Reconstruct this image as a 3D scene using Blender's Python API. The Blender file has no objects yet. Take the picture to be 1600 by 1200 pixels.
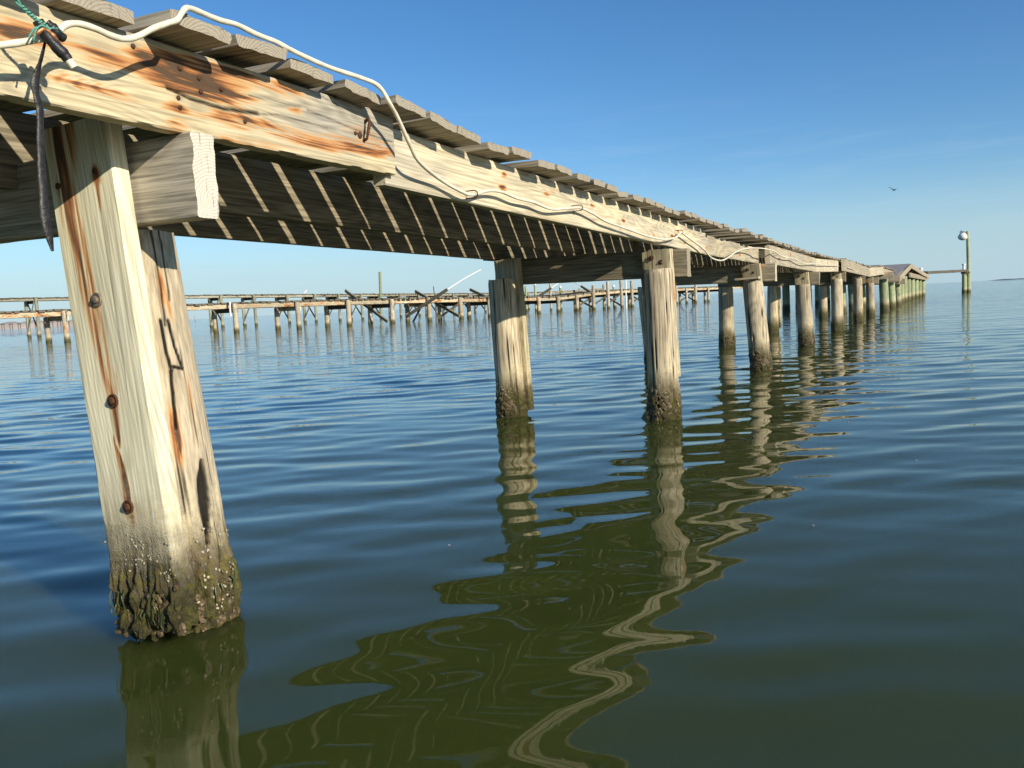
import bpy, math, random
import numpy as np
from mathutils import Vector, Matrix

random.seed(7)
RS = np.random.RandomState(11)
scene = bpy.context.scene
COL = scene.collection

# ------------------------------------------------------------------ noise
_perm = RS.permutation(512).astype(np.int64)
_perm = np.concatenate([_perm, _perm, _perm])
_grad = RS.normal(size=(512, 3)); _grad /= np.linalg.norm(_grad, axis=1)[:, None]

def pn(p, seed=0):
    """gradient noise, roughly -0.7..0.7, p is (N,3)"""
    p = np.asarray(p, float) + seed * 13.37
    i = np.floor(p).astype(np.int64); f = p - i
    u = f * f * f * (f * (f * 6 - 15) + 10)
    i &= 511
    out = 0
    for dx in (0, 1):
        wx = u[:, 0] if dx else 1 - u[:, 0]
        for dy in (0, 1):
            wy = u[:, 1] if dy else 1 - u[:, 1]
            for dz in (0, 1):
                wz = u[:, 2] if dz else 1 - u[:, 2]
                h = _perm[(_perm[(_perm[(i[:, 0] + dx) & 511] + i[:, 1] + dy) & 511] + i[:, 2] + dz) & 511]
                g = _grad[h]
                out = out + wx * wy * wz * (g[:, 0] * (f[:, 0] - dx) + g[:, 1] * (f[:, 1] - dy) + g[:, 2] * (f[:, 2] - dz))
    return out

def fbm(p, oct=3, seed=0):
    p = np.asarray(p, float); s = 0; a = 1
    for k in range(oct):
        s = s + a * pn(p * (2 ** k), seed + k * 3); a *= .5
    return s

def sstep(a, b, x):
    t = np.clip((x - a) / (b - a), 0, 1); return t * t * (3 - 2 * t)

# ------------------------------------------------------------------ object helpers
WM = {}
def _setw(o, M, parent):
    WM[o.name] = M.copy()
    if parent is not None:
        o.parent = parent
        o.matrix_basis = WM[parent.name].inverted() @ M
    else:
        o.matrix_basis = M

def tag(o, label=None, cat=None, group=None, kind=None):
    if label: o['label'] = label
    if cat: o['category'] = cat
    if group: o['group'] = group
    if kind: o['kind'] = kind
    return o

def thing(name, loc, label, cat, group=None):
    o = bpy.data.objects.new(name, None); COL.objects.link(o)
    o.empty_display_size = .2
    _setw(o, Matrix.Translation(Vector(loc)), None)
    return tag(o, label, cat, group)

def put(name, me, M=None, parent=None, mat=None):
    o = bpy.data.objects.new(name, me); COL.objects.link(o)
    if mat is not None and len(me.materials) == 0: me.materials.append(mat)
    _setw(o, M if M is not None else Matrix.Identity(4), parent)
    return o

def mesh(name, v, f, smooth=True, angle=38, attrs=None):
    me = bpy.data.meshes.new(name)
    me.from_pydata(np.asarray(v, float).tolist(), [], f)
    me.update()
    if smooth:
        me.polygons.foreach_set('use_smooth', np.ones(len(me.polygons), bool))
        me.set_sharp_from_angle(angle=math.radians(angle))
    if attrs:
        for k, a in attrs.items():
            at = me.attributes.new(k, 'FLOAT', 'POINT'); at.data.foreach_set('value', np.asarray(a, np.float32))
    return me

def frame(p0, p1, up=(0, 0, 1)):
    """matrix with local X from p0 to p1, local Z towards up"""
    p0 = Vector(p0); x = (Vector(p1) - p0).normalized(); z = Vector(up)
    z = (z - x * z.dot(x)).normalized(); y = z.cross(x)
    M = Matrix((x, y, z)).transposed().to_4x4(); M.translation = p0
    return M

def loft_faces(n, M, cap=True):
    i = np.arange(n - 1)[:, None] * M; j = np.arange(M)[None, :]; j2 = (j + 1) % M
    q = np.stack([i + j, i + j2, i + M + j2, i + M + j], -1).reshape(-1, 4)
    f = q.tolist()
    if cap:
        f.append(list(range(M - 1, -1, -1))); f.append([(n - 1) * M + k for k in range(M)])
    return f

def rect_ring(ty, tz, ny, nz, ch):
    """chamfered rectangle, points and outward normals (counter-clockwise looking down +X)"""
    P, N = [], []
    hy, hz = ty / 2, tz / 2
    def side(a, b, n, k):
        for t in np.linspace(0, 1, k + 1):
            P.append((a[0] + (b[0] - a[0]) * t, a[1] + (b[1] - a[1]) * t)); N.append(n)
    side((-hy + ch, -hz), (hy - ch, -hz), (0, -1), ny)
    side((hy, -hz + ch), (hy, hz - ch), (1, 0), nz)
    side((hy - ch, hz), (-hy + ch, hz), (0, 1), ny)
    side((-hy, hz - ch), (-hy, -hz + ch), (-1, 0), nz)
    return np.array(P), np.array(N, float)

def board(name, L, ty, tz, nx=24, ny=2, nz=4, seed=0, amp=.0015, ch=.004, rough_end=.004,
          warp=0., twist=0., attr=None, extra=None):
    """a sawn board, local X 0..L"""
    P, N = rect_ring(ty, tz, ny, nz, ch)
    M = len(P)
    xs = np.linspace(0, L, nx + 1)
    X = np.repeat(xs, M); Y = np.tile(P[:, 0], nx + 1); Z = np.tile(P[:, 1], nx + 1)
    NY = np.tile(N[:, 0], nx + 1); NZ = np.tile(N[:, 1], nx + 1)
    pts = np.stack([X * 2.2, Y * 30, Z * 30], -1)
    d = amp * 1.6 * fbm(pts, 2, seed)
    edge = sstep(.75, 1., np.abs(Y) / (ty / 2)) * sstep(.75, 1., np.abs(Z) / (tz / 2))
    d = d - edge * amp * 2.2 * np.clip(.3 + pn(np.stack([X * 9, Y * 8, Z * 8], -1), seed + 5) * 2, 0, 2)
    if extra is not None: d = d + extra(X, Y, Z, NY, NZ)
    Y = Y + NY * d; Z = Z + NZ * d
    if rough_end:
        e = rough_end * (pn(np.stack([Y * 45, Z * 45, np.zeros_like(Y)], -1), seed + 2) * 1.5)
        w = (np.abs(X - 0) < 1e-6) | (np.abs(X - L) < 1e-6)
        X = np.where(w, X + e, X)
    if warp:
        t = X / max(L, 1e-6)
        one = np.zeros_like(t)
        Z = Z + warp * np.sin(t * math.pi) * pn(np.stack([t * 0 + seed, one, one], -1) + .37, seed) * 3 + warp * pn(np.stack([t * 2, one + seed * .7, one], -1), seed)
        Y = Y + warp * .6 * pn(np.stack([t * 2, one + 9, one + seed], -1), seed)
    if twist:
        a = twist * (X / L - .5); Y, Z = Y * np.cos(a) - Z * np.sin(a), Y * np.sin(a) + Z * np.cos(a)
    V = np.stack([X, Y, Z], -1)
    at = attr(V) if attr else None
    return mesh(name, V, loft_faces(nx + 1, M), attrs=at)

def place_board(name, p0, p1, ty, tz, parent, mat, up=(0, 0, 1), **k):
    L = (Vector(p1) - Vector(p0)).length
    me = board(name, L, ty, tz, **k)
    return put(name, me, frame(p0, p1, up), parent, mat)

def pile_mesh(name, H, r0, r1, M=26, n=50, seed=0, zb=-.5, crust=.012, lean=(0, 0), bow=.01, water=0., rag=.0, checks=5, attr=None):
    """round timber pile, local z from zb to H; water is the local height of the waterline"""
    zs = np.linspace(zb, H, n + 1)
    th = np.linspace(0, 2 * math.pi, M, endpoint=False)
    T, Zz = np.meshgrid(th, zs); T = T.ravel(); Zz = Zz.ravel()
    t = (Zz - zb) / (H - zb)
    R = r0 + (r1 - r0) * t
    c = np.stack([np.cos(T), np.sin(T), np.zeros_like(T)], -1)
    R = R * (1 + .05 * pn(np.stack([c[:, 0] * .9, c[:, 1] * .9, Zz * 1.6], -1), seed) + .04 * pn(np.stack([c[:, 0] * 5, c[:, 1] * 5, Zz * .9], -1), seed + 1))
    rr = np.random.RandomState(seed + 50)
    dark = np.zeros_like(T)
    for k in range(checks):                                     # drying checks along the grain
        a0 = rr.uniform(0, 2 * math.pi); z0 = rr.uniform(.1, H); ln = rr.uniform(.15, .5)
        a = a0 + .25 * pn(np.stack([Zz * 3, Zz * 0 + k, Zz * 0], -1), seed + k)
        d = np.abs((T - a + math.pi) % (2 * math.pi) - math.pi) * R
        g = np.exp(-(d / .0030) ** 2) * sstep(ln, ln * .2, np.abs(Zz - z0))
        R = R - .006 * g; dark = np.maximum(dark, g)
    zz = Zz - water + .05 * pn(np.stack([c[:, 0] * 3, c[:, 1] * 3, Zz * 0], -1), seed + 7)
    cz = sstep(.24, .1, zz)
    lump = fbm(np.stack([c[:, 0] * r0 * 42, c[:, 1] * r0 * 42, Zz * 36], -1), 3, seed + 3)
    R = R + cz * crust * (.35 + 1.5 * lump)
    top = sstep(H - .03, H, Zz)
    R = R * (1 - .05 * top)
    Zo = Zz + np.where(t > .999, .012 * pn(np.stack([c[:, 0] * 3, c[:, 1] * 3, c[:, 2]], -1), seed + 4), 0)
    bx = bow * np.sin(t * math.pi); 
    V = np.stack([R * np.cos(T) + lean[0] * Zz + bx, R * np.sin(T) + lean[1] * Zz, Zo], -1)
    a = {'dark': np.clip(dark, 0, 1)}
    if attr: a.update(attr(V, T, Zz, a))
    return mesh(name, V, loft_faces(n + 1, M), angle=50, attrs=a)

def tube_mesh(name, pts, r, M=8, sub=6, flat=1., wob=0., seed=0, closed_ends=True, taper=None):
    """smooth tube along catmull-rom through pts"""
    P = np.array(pts, float)
    Q = []
    Pe = np.vstack([2 * P[0] - P[1], P, 2 * P[-1] - P[-2]])
    for i in range(1, len(Pe) - 2):
        for s in range(sub):
            t = s / sub
            a, b, c, d = Pe[i - 1], Pe[i], Pe[i + 1], Pe[i + 2]
            Q.append(.5 * ((2 * b) + (c - a) * t + (2 * a - 5 * b + 4 * c - d) * t * t + (3 * b - a - 3 * c + d) * t ** 3))
    Q.append(Pe[-2]); Q = np.array(Q)
    n = len(Q)
    T = np.gradient(Q, axis=0); T /= np.linalg.norm(T, axis=1)[:, None] + 1e-9
    up = np.array([1., 0, 0.03])
    rings = []
    th = np.linspace(0, 2 * math.pi, M, endpoint=False)
    for i in range(n):
        b = np.cross(T[i], up); b /= np.linalg.norm(b) + 1e-9
        c = np.cross(b, T[i])
        rad = r if taper is None else r * np.interp(i / (n - 1), taper[0], taper[1])
        rad = rad * (1 + wob * math.sin(i * 1.7 + seed) * .5 + wob * math.sin(i * .63 + seed * 2))
        rings.append(Q[i] + rad * (np.cos(th)[:, None] * b + flat * np.sin(th)[:, None] * c))
    V = np.concatenate(rings)
    return mesh(name, V, loft_faces(n, M), angle=60)

def box_v(c, s):
    x, y, z = c; a, b, d = s[0] / 2, s[1] / 2, s[2] / 2
    v = [(x - a, y - b, z - d), (x + a, y - b, z - d), (x + a, y + b, z - d), (x - a, y + b, z - d),
         (x - a, y - b, z + d), (x + a, y - b, z + d), (x + a, y + b, z + d), (x - a, y + b, z + d)]
    f = [(3, 2, 1, 0), (4, 5, 6, 7), (0, 1, 5, 4), (1, 2, 6, 5), (2, 3, 7, 6), (3, 0, 4, 7)]
    return v, f

def merge(parts):
    V, F, o = [], [], 0
    for v, f in parts:
        v = [tuple(p) for p in v]; V += v; F += [tuple(i + o for i in q) for q in f]; o += len(v)
    return V, F

def lathe(prof, M=20):
    th = np.linspace(0, 2 * math.pi, M, endpoint=False)
    V = []
    for r, z in prof:
        V += [(r * math.cos(a), r * math.sin(a), z) for a in th]
    return V, loft_faces(len(prof), M)

# ------------------------------------------------------------------ materials
class NT:
    def __init__(s, name):
        s.m = bpy.data.materials.new(name); s.m.use_nodes = True
        s.t = s.m.node_tree; s.t.nodes.clear()
    def n(s, typ, ins=None, **props):
        nd = s.t.nodes.new(typ)
        for k, v in props.items(): setattr(nd, k, v)
        for k, v in (ins or {}).items():
            sk = nd.inputs[k]
            if isinstance(v, bpy.types.NodeSocket): s.t.links.new(v, sk)
            else: sk.default_value = v
        return nd
    def math(s, op, a, b=None, c=None, clamp=False):
        i = {0: a}
        if b is not None: i[1] = b
        if c is not None: i[2] = c
        return s.n('ShaderNodeMath', i, operation=op, use_clamp=clamp).outputs[0]
    def mix(s, fac, a, b, mode='MIX'):
        nd = s.t.nodes.new('ShaderNodeMix'); nd.data_type = 'RGBA'; nd.blend_type = mode; nd.clamp_factor = True
        for sk, v in ((nd.inputs[0], fac), (nd.inputs[6], a), (nd.inputs[7], b)):
            if isinstance(v, bpy.types.NodeSocket): s.t.links.new(v, sk)
            else: sk.default_value = v if not isinstance(v, tuple) else (*v, 1)[:4]
        return nd.outputs[2]
    def ramp(s, fac, stops, interp='LINEAR'):
        nd = s.n('ShaderNodeValToRGB', {0: fac}); cr = nd.color_ramp; cr.interpolation = interp
        while len(cr.elements) < len(stops): cr.elements.new(.5)
        for e, (p, c) in zip(cr.elements, stops):
            e.position = p; e.color = (*c, 1) if isinstance(c, tuple) else (c, c, c, 1)
        return nd.outputs[0]
    def noise(s, vec, scale=1., detail=3., rough=.55, dist=0.):
        return s.n('ShaderNodeTexNoise', {'Vector': vec, 'Scale': scale, 'Detail': detail, 'Roughness': rough, 'Distortion': dist}).outputs[0]
    def vmul(s, v, k):
        return s.n('ShaderNodeVectorMath', {0: v, 1: k}, operation='MULTIPLY').outputs[0]
    def vadd(s, v, k):
        return s.n('ShaderNodeVectorMath', {0: v, 1: k}, operation='ADD').outputs[0]
    def out(s, col, rough=.8, normal=None, metal=0., spec=.3, **ex):
        i = {'Base Color': col, 'Roughness': rough, 'Metallic': metal, 'Specular IOR Level': spec}
        if normal is not None: i['Normal'] = normal
        i.update(ex)
        b = s.n('ShaderNodeBsdfPrincipled', i)
        o = s.n('ShaderNodeOutputMaterial', {0: b.outputs[0]})
        return s.m

def c4(c): return (*c, 1.)

def wood(name, light, dark, axis='X', grey=(.3, .28, .25), grey_amt=.3, rust_auto=0., tidal=False, green=False,
         crack=.5, bump=.0025, ringf=16., gscale=1., fine_amt=.55, lines=.35, end=1.):
    t = NT(name)
    tc = t.n('ShaderNodeTexCoord').outputs['Object']
    rnd = t.n('ShaderNodeObjectInfo').outputs['Random']
    off = t.n('ShaderNodeCombineXYZ', {0: t.math('MULTIPLY', rnd, 17.3), 1: t.math('MULTIPLY', rnd, 31.7), 2: t.math('MULTIPLY', rnd, 7.9)}).outputs[0]
    V = t.vadd(tc, off)
    def st(a, b):
        a *= gscale; b *= gscale
        return t.vmul(V, (a, b, b) if axis == 'X' else (b, b, a))
    low = t.noise(st(.55, 4.5), 1, 2, .5, .6)
    mid = t.noise(st(1.3, 17), 1, 5, .6, .5)
    fine = t.noise(st(4, 150), 1, 4, .6)
    blot = t.noise(t.vmul(V, (2.6, 5, 5)), 1, 4, .6, .3)
    ring = t.math('SINE', t.math('MULTIPLY', low, ringf * 6.283))
    ring = t.math('MULTIPLY_ADD', ring, .5, .5)
    ring = t.math('POWER', ring, 1.6)
    f = t.math('ADD', t.math('MULTIPLY', ring, .38), t.math('MULTIPLY', mid, .75), clamp=True)
    col = t.mix(f, c4(dark), c4(light))
    line = t.math('MULTIPLY', t.ramp(ring, [(.0, 1.), (.10, 0.)]), t.ramp(blot, [(.35, .15), (.65, 1.)]))
    col = t.mix(t.math('MULTIPLY', line, lines), col, tuple(x * .45 for x in dark))
    # weathered grey in soft long patches
    ga = t.n('ShaderNodeAttribute', attribute_name='grey').outputs['Fac']
    gm = t.math('ADD', t.math('MULTIPLY', t.math('SUBTRACT', blot, .42), grey_amt * 4.), ga, clamp=True)
    greyc = t.mix(f, tuple(x * .62 for x in grey), tuple(x * 1.12 for x in grey))
    col = t.mix(gm, col, greyc)
    fm = t.ramp(fine, [(.36, 1 - fine_amt), (.60, 1.)])
    col = t.mix(1., col, fm, 'MULTIPLY')
    tint = t.math('MULTIPLY_ADD', rnd, .4, .8)
    col = t.mix(1., col, t.n('ShaderNodeCombineColor', {0: tint, 1: tint, 2: t.math('MULTIPLY', tint, .98)}).outputs[0], 'MULTIPLY')
    # cracks along the grain
    cr = t.noise(st(.8, 42), 1, 2, .5, .2)
    crm = t.ramp(cr, [(.31, 1.), (.345, 0.)])
    crm = t.math('MULTIPLY', crm, crack)
    dk = t.n('ShaderNodeAttribute', attribute_name='dark').outputs['Fac']
    crk = t.math('MAXIMUM', crm, t.math('MULTIPLY', dk, .97), clamp=True)
    # rust and tannin stains
    ru = t.n('ShaderNodeAttribute', attribute_name='rust').outputs['Fac']
    if rust_auto > 0:
        rn = t.noise(t.vmul(V, (2.2, 3.5, 3.5) if axis == 'X' else (6, 6, 1.3)), 1, 4, .6, .4)
        ra = t.ramp(rn, [(.60 - rust_auto * .1, 0.), (.78 - rust_auto * .1, .85)])
        ru = t.math('MAXIMUM', ru, ra)
    g2 = t.noise(st(2.2, 60), 1, 5, .65, .3)
    brk = t.math('ADD', t.math('ADD', t.math('MULTIPLY_ADD', mid, 2.6, -1.3), t.math('MULTIPLY_ADD', g2, 4.2, -2.1)), t.math('ADD', t.math('MULTIPLY_ADD', fine, .5, -.25), t.math('MULTIPLY_ADD', ring, .45, -.2)))
    ruw = t.math('ADD', t.math('MULTIPLY_ADD', ru, 1.0, -.10), t.math('MULTIPLY', brk, t.math('MULTIPLY', ru, 1.6, clamp=True)), clamp=True)
    rcol = t.ramp(ruw, [(0., (.60, .38, .17)), (.3, (.54, .26, .085)), (.65, (.30, .105, .032)), (1., (.070, .036, .020))])
    col = t.mix(t.ramp(ruw, [(0.02, 0.), (.3, .85), (.6, .95)]), col, rcol)
    col = t.mix(crk, col, (.022, .017, .013))
    if axis == 'X':
        no = t.n('ShaderNodeSeparateXYZ', {0: t.n('ShaderNodeTexCoord').outputs['Normal']}).outputs[0]
        em = t.ramp(t.math('ABSOLUTE', no), [(.72, 0.), (.92, 1.)])
        ce = t.n('ShaderNodeVectorMath', {0: t.vmul(t.vadd(tc, (0, .021, .055)), (0, 1, 1))}, operation='LENGTH').outputs['Value']
        wob = t.noise(t.vmul(V, (12, 28, 28)), 1, 3, .6)
        er = t.math('MULTIPLY_ADD', t.math('SINE', t.math('MULTIPLY_ADD', ce, 900., t.math('MULTIPLY', wob, 14.))), .5, .5)
        ec = t.mix(er, tuple(x * .72 * end for x in light), tuple(min(1, x * 1.06 * end) for x in light))
        rc = t.noise(t.vmul(V, (3, 190, 14)), 1, 3, .6)
        ec = t.mix(t.math('MULTIPLY', t.ramp(rc, [(.32, .8), (.42, 0.)]), .8), ec, tuple(x * .3 for x in dark))
        ec = t.mix(t.math('MULTIPLY', gm, .5), ec, greyc)
        col = t.mix(em, col, ec)
    rough = .82
    h = t.math('ADD', t.math('MULTIPLY', fine, .35), t.math('MULTIPLY', mid, .75))
    h = t.math('SUBTRACT', h, t.math('MULTIPLY', crk, .9))
    if tidal:
        z = t.n('ShaderNodeSeparateXYZ', {0: t.n('ShaderNodeNewGeometry').outputs['Position']}).outputs[2]
        nz = t.noise(t.vmul(V, (16, 16, 5)), 1, 4, .65)
        nb = t.noise(t.vmul(V, (70, 70, 60)), 1, 3, .7)
        vo = t.n('ShaderNodeTexVoronoi', {'Vector': t.vmul(V, (85, 85, 70)), 'Randomness': 1.}).outputs[0]
        zz = t.math('ADD', z, t.math('MULTIPLY', t.math('SUBTRACT', nz, .5), .22))
        pale = t.ramp(zz, [(.17, 0.), (.21, .9), (.30, .8), (.42, 0.)])
        pale = t.math('MULTIPLY', pale, t.ramp(nb, [(.35, 0.), (.6, 1.)]))
        col = t.mix(pale, col, (.60, .51, .32))
        brown = t.ramp(zz, [(.15, 1.), (.30, 0.)])
        brown = t.math('MULTIPLY', brown, t.ramp(nb, [(.3, .55), (.6, 1.)]))
        bcol = t.mix(t.ramp(nb, [(.35, 0.), (.7, 1.)]), (.034, .024, .010), (.17, .12, .045))
        col = t.mix(brown, col, bcol)
        gz = t.ramp(zz, [(.10, 1.), (.16, 0.)])
        gcol = t.mix(t.ramp(nb, [(.35, 0.), (.65, 1.)]), (.018, .016, .006), (.085, .078, .018))
        col = t.mix(t.math('MULTIPLY', gz, .85), col, gcol)
        moss = t.math('MULTIPLY', t.ramp(zz, [(.03, .2), (.09, 1.), (.17, .7), (.23, 0.)]), t.ramp(t.noise(t.vmul(V, (34, 34, 16)), 1, 4, .65), [(.46, 0.), (.58, 1.)]))
        col = t.mix(t.math('MULTIPLY', moss, .75), col, t.mix(t.ramp(nb, [(.35, 0.), (.65, 1.)]), (.045, .055, .010), (.20, .18, .035)))
        shell = t.math('MULTIPLY', t.ramp(vo, [(.12, 1.), (.26, 0.)]), t.ramp(zz, [(.02, .35), (.14, .75), (.24, .35), (.30, 0.)]))
        shell = t.math('MULTIPLY', shell, t.ramp(blot, [(.38, .15), (.52, 1.)]))
        col = t.mix(shell, col, (.50, .46, .36))
        col = t.mix(t.math('MULTIPLY', dk, .985), col, (.014, .012, .009))
        rough = t.ramp(zz, [(.05, .35), (.2, .85)])
        crust = t.ramp(zz, [(.2, 1.), (.33, 0.)])
        h = t.math('ADD', h, t.math('MULTIPLY', crust, t.math('MULTIPLY_ADD', nb, 2.6, t.math('MULTIPLY', vo, -1.2))))
    bp = t.n('ShaderNodeBump', {'Strength': .9, 'Distance': bump, 'Height': h}).outputs[0]
    return t.out(col, rough, bp, spec=.25)

def plain(name, col, rough=.6, metal=0., var=.15, scale=30, bump=0., spec=.4):
    t = NT(name)
    tc = t.n('ShaderNodeTexCoord').outputs['Object']
    n = t.noise(tc, scale, 4, .6)
    c = t.mix(t.ramp(n, [(.3, 0.), (.7, 1.)]), tuple(x * (1 - var) for x in col), tuple(min(1, x * (1 + var)) for x in col))
    nm = t.n('ShaderNodeBump', {'Strength': .6, 'Distance': bump, 'Height': n}).outputs[0] if bump else None
    return t.out(c, rough, nm, metal, spec)

M_ = {}
M_['stringer'] = wood('weathered_pine_warm', (.78, .67, .44), (.54, .44, .28), grey=(.47, .43, .36), grey_amt=.4, ringf=30, crack=.25, fine_amt=.34, lines=.5)
M_['beam_grey'] = wood('weathered_grey_beam', (.62, .54, .40), (.40, .33, .23), grey=(.42, .38, .31), grey_amt=.45, rust_auto=.25, crack=.45)
M_['beam_near'] = wood('bleached_crossbeam', (.72, .65, .54), (.52, .45, .36), grey=(.48, .44, .37), grey_amt=.3, crack=.3, ringf=20)
M_['beam_dark'] = wood('dark_brown_beam', (.36, .31, .22), (.20, .165, .11), grey=(.27, .25, .2), grey_amt=.4, crack=.4)  # darker brown timber for inner stringers, most crossbeams, rafters and booms
M_['deck'] = wood('grey_deck_board', (.50, .44, .34), (.30, .25, .18), grey=(.40, .37, .31), grey_amt=.4, crack=.7, end=.75)
M_['plank'] = wood('pale_treated_plank', (.86, .82, .64), (.68, .62, .42), axis='X', grey=(.58, .54, .42), grey_amt=.15, crack=.25, ringf=30, tidal=True, fine_amt=.34, lines=.45)
M_['post'] = wood('post_board', (.70, .62, .42), (.46, .38, .22), axis='X', grey=(.5, .46, .36), grey_amt=.3, rust_auto=.55, crack=.4, tidal=True)
M_['pile_hero'] = wood('bleached_pile', (.80, .68, .50), (.60, .48, .32), axis='Z', grey=(.56, .49, .38), grey_amt=.25, crack=.35, tidal=True, fine_amt=.35)
M_['pile'] = wood('weathered_pile', (.76, .65, .47), (.44, .35, .235), axis='Z', grey=(.48, .42, .325), grey_amt=.4, crack=.8, tidal=True, bump=.004)
M_['pile_green'] = wood('green_treated_pile', (.50, .56, .34), (.34, .40, .22), axis='Z', grey=(.42, .43, .30), grey_amt=.3, crack=.4, tidal=True)
M_['far_wood'] = wood('far_pier_wood', (.78, .68, .48), (.54, .44, .30), grey=(.5, .46, .38), grey_amt=.3, rust_auto=.95, crack=.3)
M_['far_grey'] = wood('far_walkway_wood', (.56, .52, .40), (.36, .33, .25), grey=(.38, .37, .32), grey_amt=.4, crack=.3)
M_['far_greygreen'] = wood('far_walkway_pile', (.46, .46, .33), (.30, .30, .21), axis='Z', grey=(.40, .40, .33), grey_amt=.4, crack=.3, tidal=True)
M_['far_pile'] = wood('far_pier_pile', (.74, .65, .50), (.46, .38, .27), axis='Z', grey=(.42, .38, .32), grey_amt=.4, crack=.4, tidal=True, rust_auto=.3)
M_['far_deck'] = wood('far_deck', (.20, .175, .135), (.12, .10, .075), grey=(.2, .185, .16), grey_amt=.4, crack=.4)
M_['roof'] = plain('grey_roof_felt', (.27, .25, .235), .9, var=.25, scale=12, bump=.006)
M_['rust'] = plain('rusty_iron', (.10, .045, .022), .75, .3, var=.5, scale=160, bump=.001)
M_['galv'] = plain('weathered_galvanised_bolt', (.26, .22, .17), .55, .5, var=.4, scale=200, bump=.0006)
M_['cable'] = plain('white_vinyl_cable', (.74, .69, .54), .5, var=.16, scale=38, bump=.0006)
M_['tape'] = plain('black_tape', (.022, .021, .024), .45, var=.4, scale=90, bump=.002)
M_['strap'] = plain('perished_black_rubber', (.020, .018, .017), .42, var=.6, scale=110, bump=.003)
M_['twine'] = plain('teal_twine', (.10, .33, .26), .8, var=.35, scale=300, bump=.001)
M_['copper'] = plain('bare_wire', (.42, .19, .09), .45, .6, var=.3, scale=200)
M_['white'] = plain('white_paint', (.78, .77, .72), .5, var=.06)
M_['shell'] = plain('barnacle_shell', (.40, .35, .25), .75, var=.3, scale=60, bump=.001)
M_['oyster'] = plain('oyster_crust', (.10, .070, .034), .5, var=.6, scale=70, bump=.003)
M_['weed'] = plain('green_weed', (.045, .060, .014), .45, var=.5, scale=70, bump=.002)
M_['lampmetal'] = plain('dull_aluminium', (.42, .44, .45), .4, .7, var=.1)
M_['gull'] = plain('gull_plumage', (.20, .20, .21), .8, var=.2)
M_['gull_white'] = plain('gull_white_plumage', (.75, .75, .73), .8, var=.05)

# ------------------------------------------------------------------ camera, sun, sky
def camera():
    p, r, y = math.radians(5.5208), math.radians(2.77667), math.radians(26.76934)
    F = Vector((-math.sin(y) * math.cos(p), math.cos(y) * math.cos(p), -math.sin(p)))
    R0 = Vector((math.cos(y), math.sin(y), 0)); U0 = R0.cross(F)
    R = R0 * math.cos(r) - U0 * math.sin(r); U = R0 * math.sin(r) + U0 * math.cos(r)
    cd = bpy.data.cameras.new('camera'); cd.sensor_width = 36; cd.lens = 36 * 1300 / 1600
    cd.clip_start = .05; cd.clip_end = 20000
    o = bpy.data.objects.new('camera', cd); COL.objects.link(o)
    M = Matrix((R, U, -F)).transposed().to_4x4(); M.translation = (0, 0, .75)
    o.matrix_world = M; scene.camera = o
camera()

TO_SUN = Vector((1, -.345, .43)).normalized()
SUN_EL = math.asin(TO_SUN.z)
sl = bpy.data.lights.new('sun', 'SUN'); sl.energy = 5.0; sl.angle = math.radians(.53); sl.color = (1., .90, .72)
so = bpy.data.objects.new('sun', sl); COL.objects.link(so)
so.rotation_euler = TO_SUN.to_track_quat('Z', 'Y').to_euler()

wd = bpy.data.worlds.new('World'); scene.world = wd; wd.use_nodes = True
nt = wd.node_tree; nt.nodes.clear()
sky = nt.nodes.new('ShaderNodeTexSky'); sky.sky_type = 'NISHITA'; sky.sun_disc = False
sky.sun_elevation = SUN_EL; sky.sun_rotation = math.atan2(TO_SUN.x, TO_SUN.y)
sky.altitude = 0; sky.air_density = 1.0; sky.dust_density = .15; sky.ozone_density = 3.0
# a few faint high wisps of cirrus low in the sky
tcw = nt.nodes.new('ShaderNodeTexCoord')
mp = nt.nodes.new('ShaderNodeMapping'); mp.inputs['Scale'].default_value = (2.2, 2.2, 20); mp.inputs['Rotation'].default_value = (.05, .03, 0)
nt.links.new(tcw.outputs['Generated'], mp.inputs[0])
cn = nt.nodes.new('ShaderNodeTexNoise'); cn.inputs['Scale'].default_value = 2.4; cn.inputs['Detail'].default_value = 7; cn.inputs['Roughness'].default_value = .6; cn.inputs['Distortion'].default_value = .6
nt.links.new(mp.outputs[0], cn.inputs[0])
cr = nt.nodes.new('ShaderNodeValToRGB'); cr.color_ramp.elements[0].position = .52; cr.color_ramp.elements[0].color = (0, 0, 0, 1)
cr.color_ramp.elements[1].position = .80; cr.color_ramp.elements[1].color = (.34, .34, .34, 1)
nt.links.new(cn.outputs[0], cr.inputs[0])
sx = nt.nodes.new('ShaderNodeSeparateXYZ'); nt.links.new(tcw.outputs['Generated'], sx.inputs[0])
hr = nt.nodes.new('ShaderNodeMapRange'); hr.inputs['From Min'].default_value = .03; hr.inputs['From Max'].default_value = .24; hr.inputs['To Min'].default_value = 1; hr.inputs['To Max'].default_value = 0
nt.links.new(sx.outputs[2], hr.inputs[0])
mm = nt.nodes.new('ShaderNodeMath'); mm.operation = 'MULTIPLY'; nt.links.new(cr.outputs[0], mm.inputs[0]); nt.links.new(hr.outputs[0], mm.inputs[1])
mx = nt.nodes.new('ShaderNodeMix'); mx.data_type = 'RGBA'; mx.inputs[7].default_value = (6.0, 6.3, 6.6, 1)
nt.links.new(mm.outputs[0], mx.inputs[0]); nt.links.new(sky.outputs[0], mx.inputs[6])
bg = nt.nodes.new('ShaderNodeBackground'); bg.inputs[1].default_value = .105
hz = nt.nodes.new('ShaderNodeMapRange'); hz.interpolation_type = 'SMOOTHERSTEP'; hz.inputs['From Min'].default_value = -.03; hz.inputs['From Max'].default_value = .17; hz.inputs['To Min'].default_value = .88; hz.inputs['To Max'].default_value = 0
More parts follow.
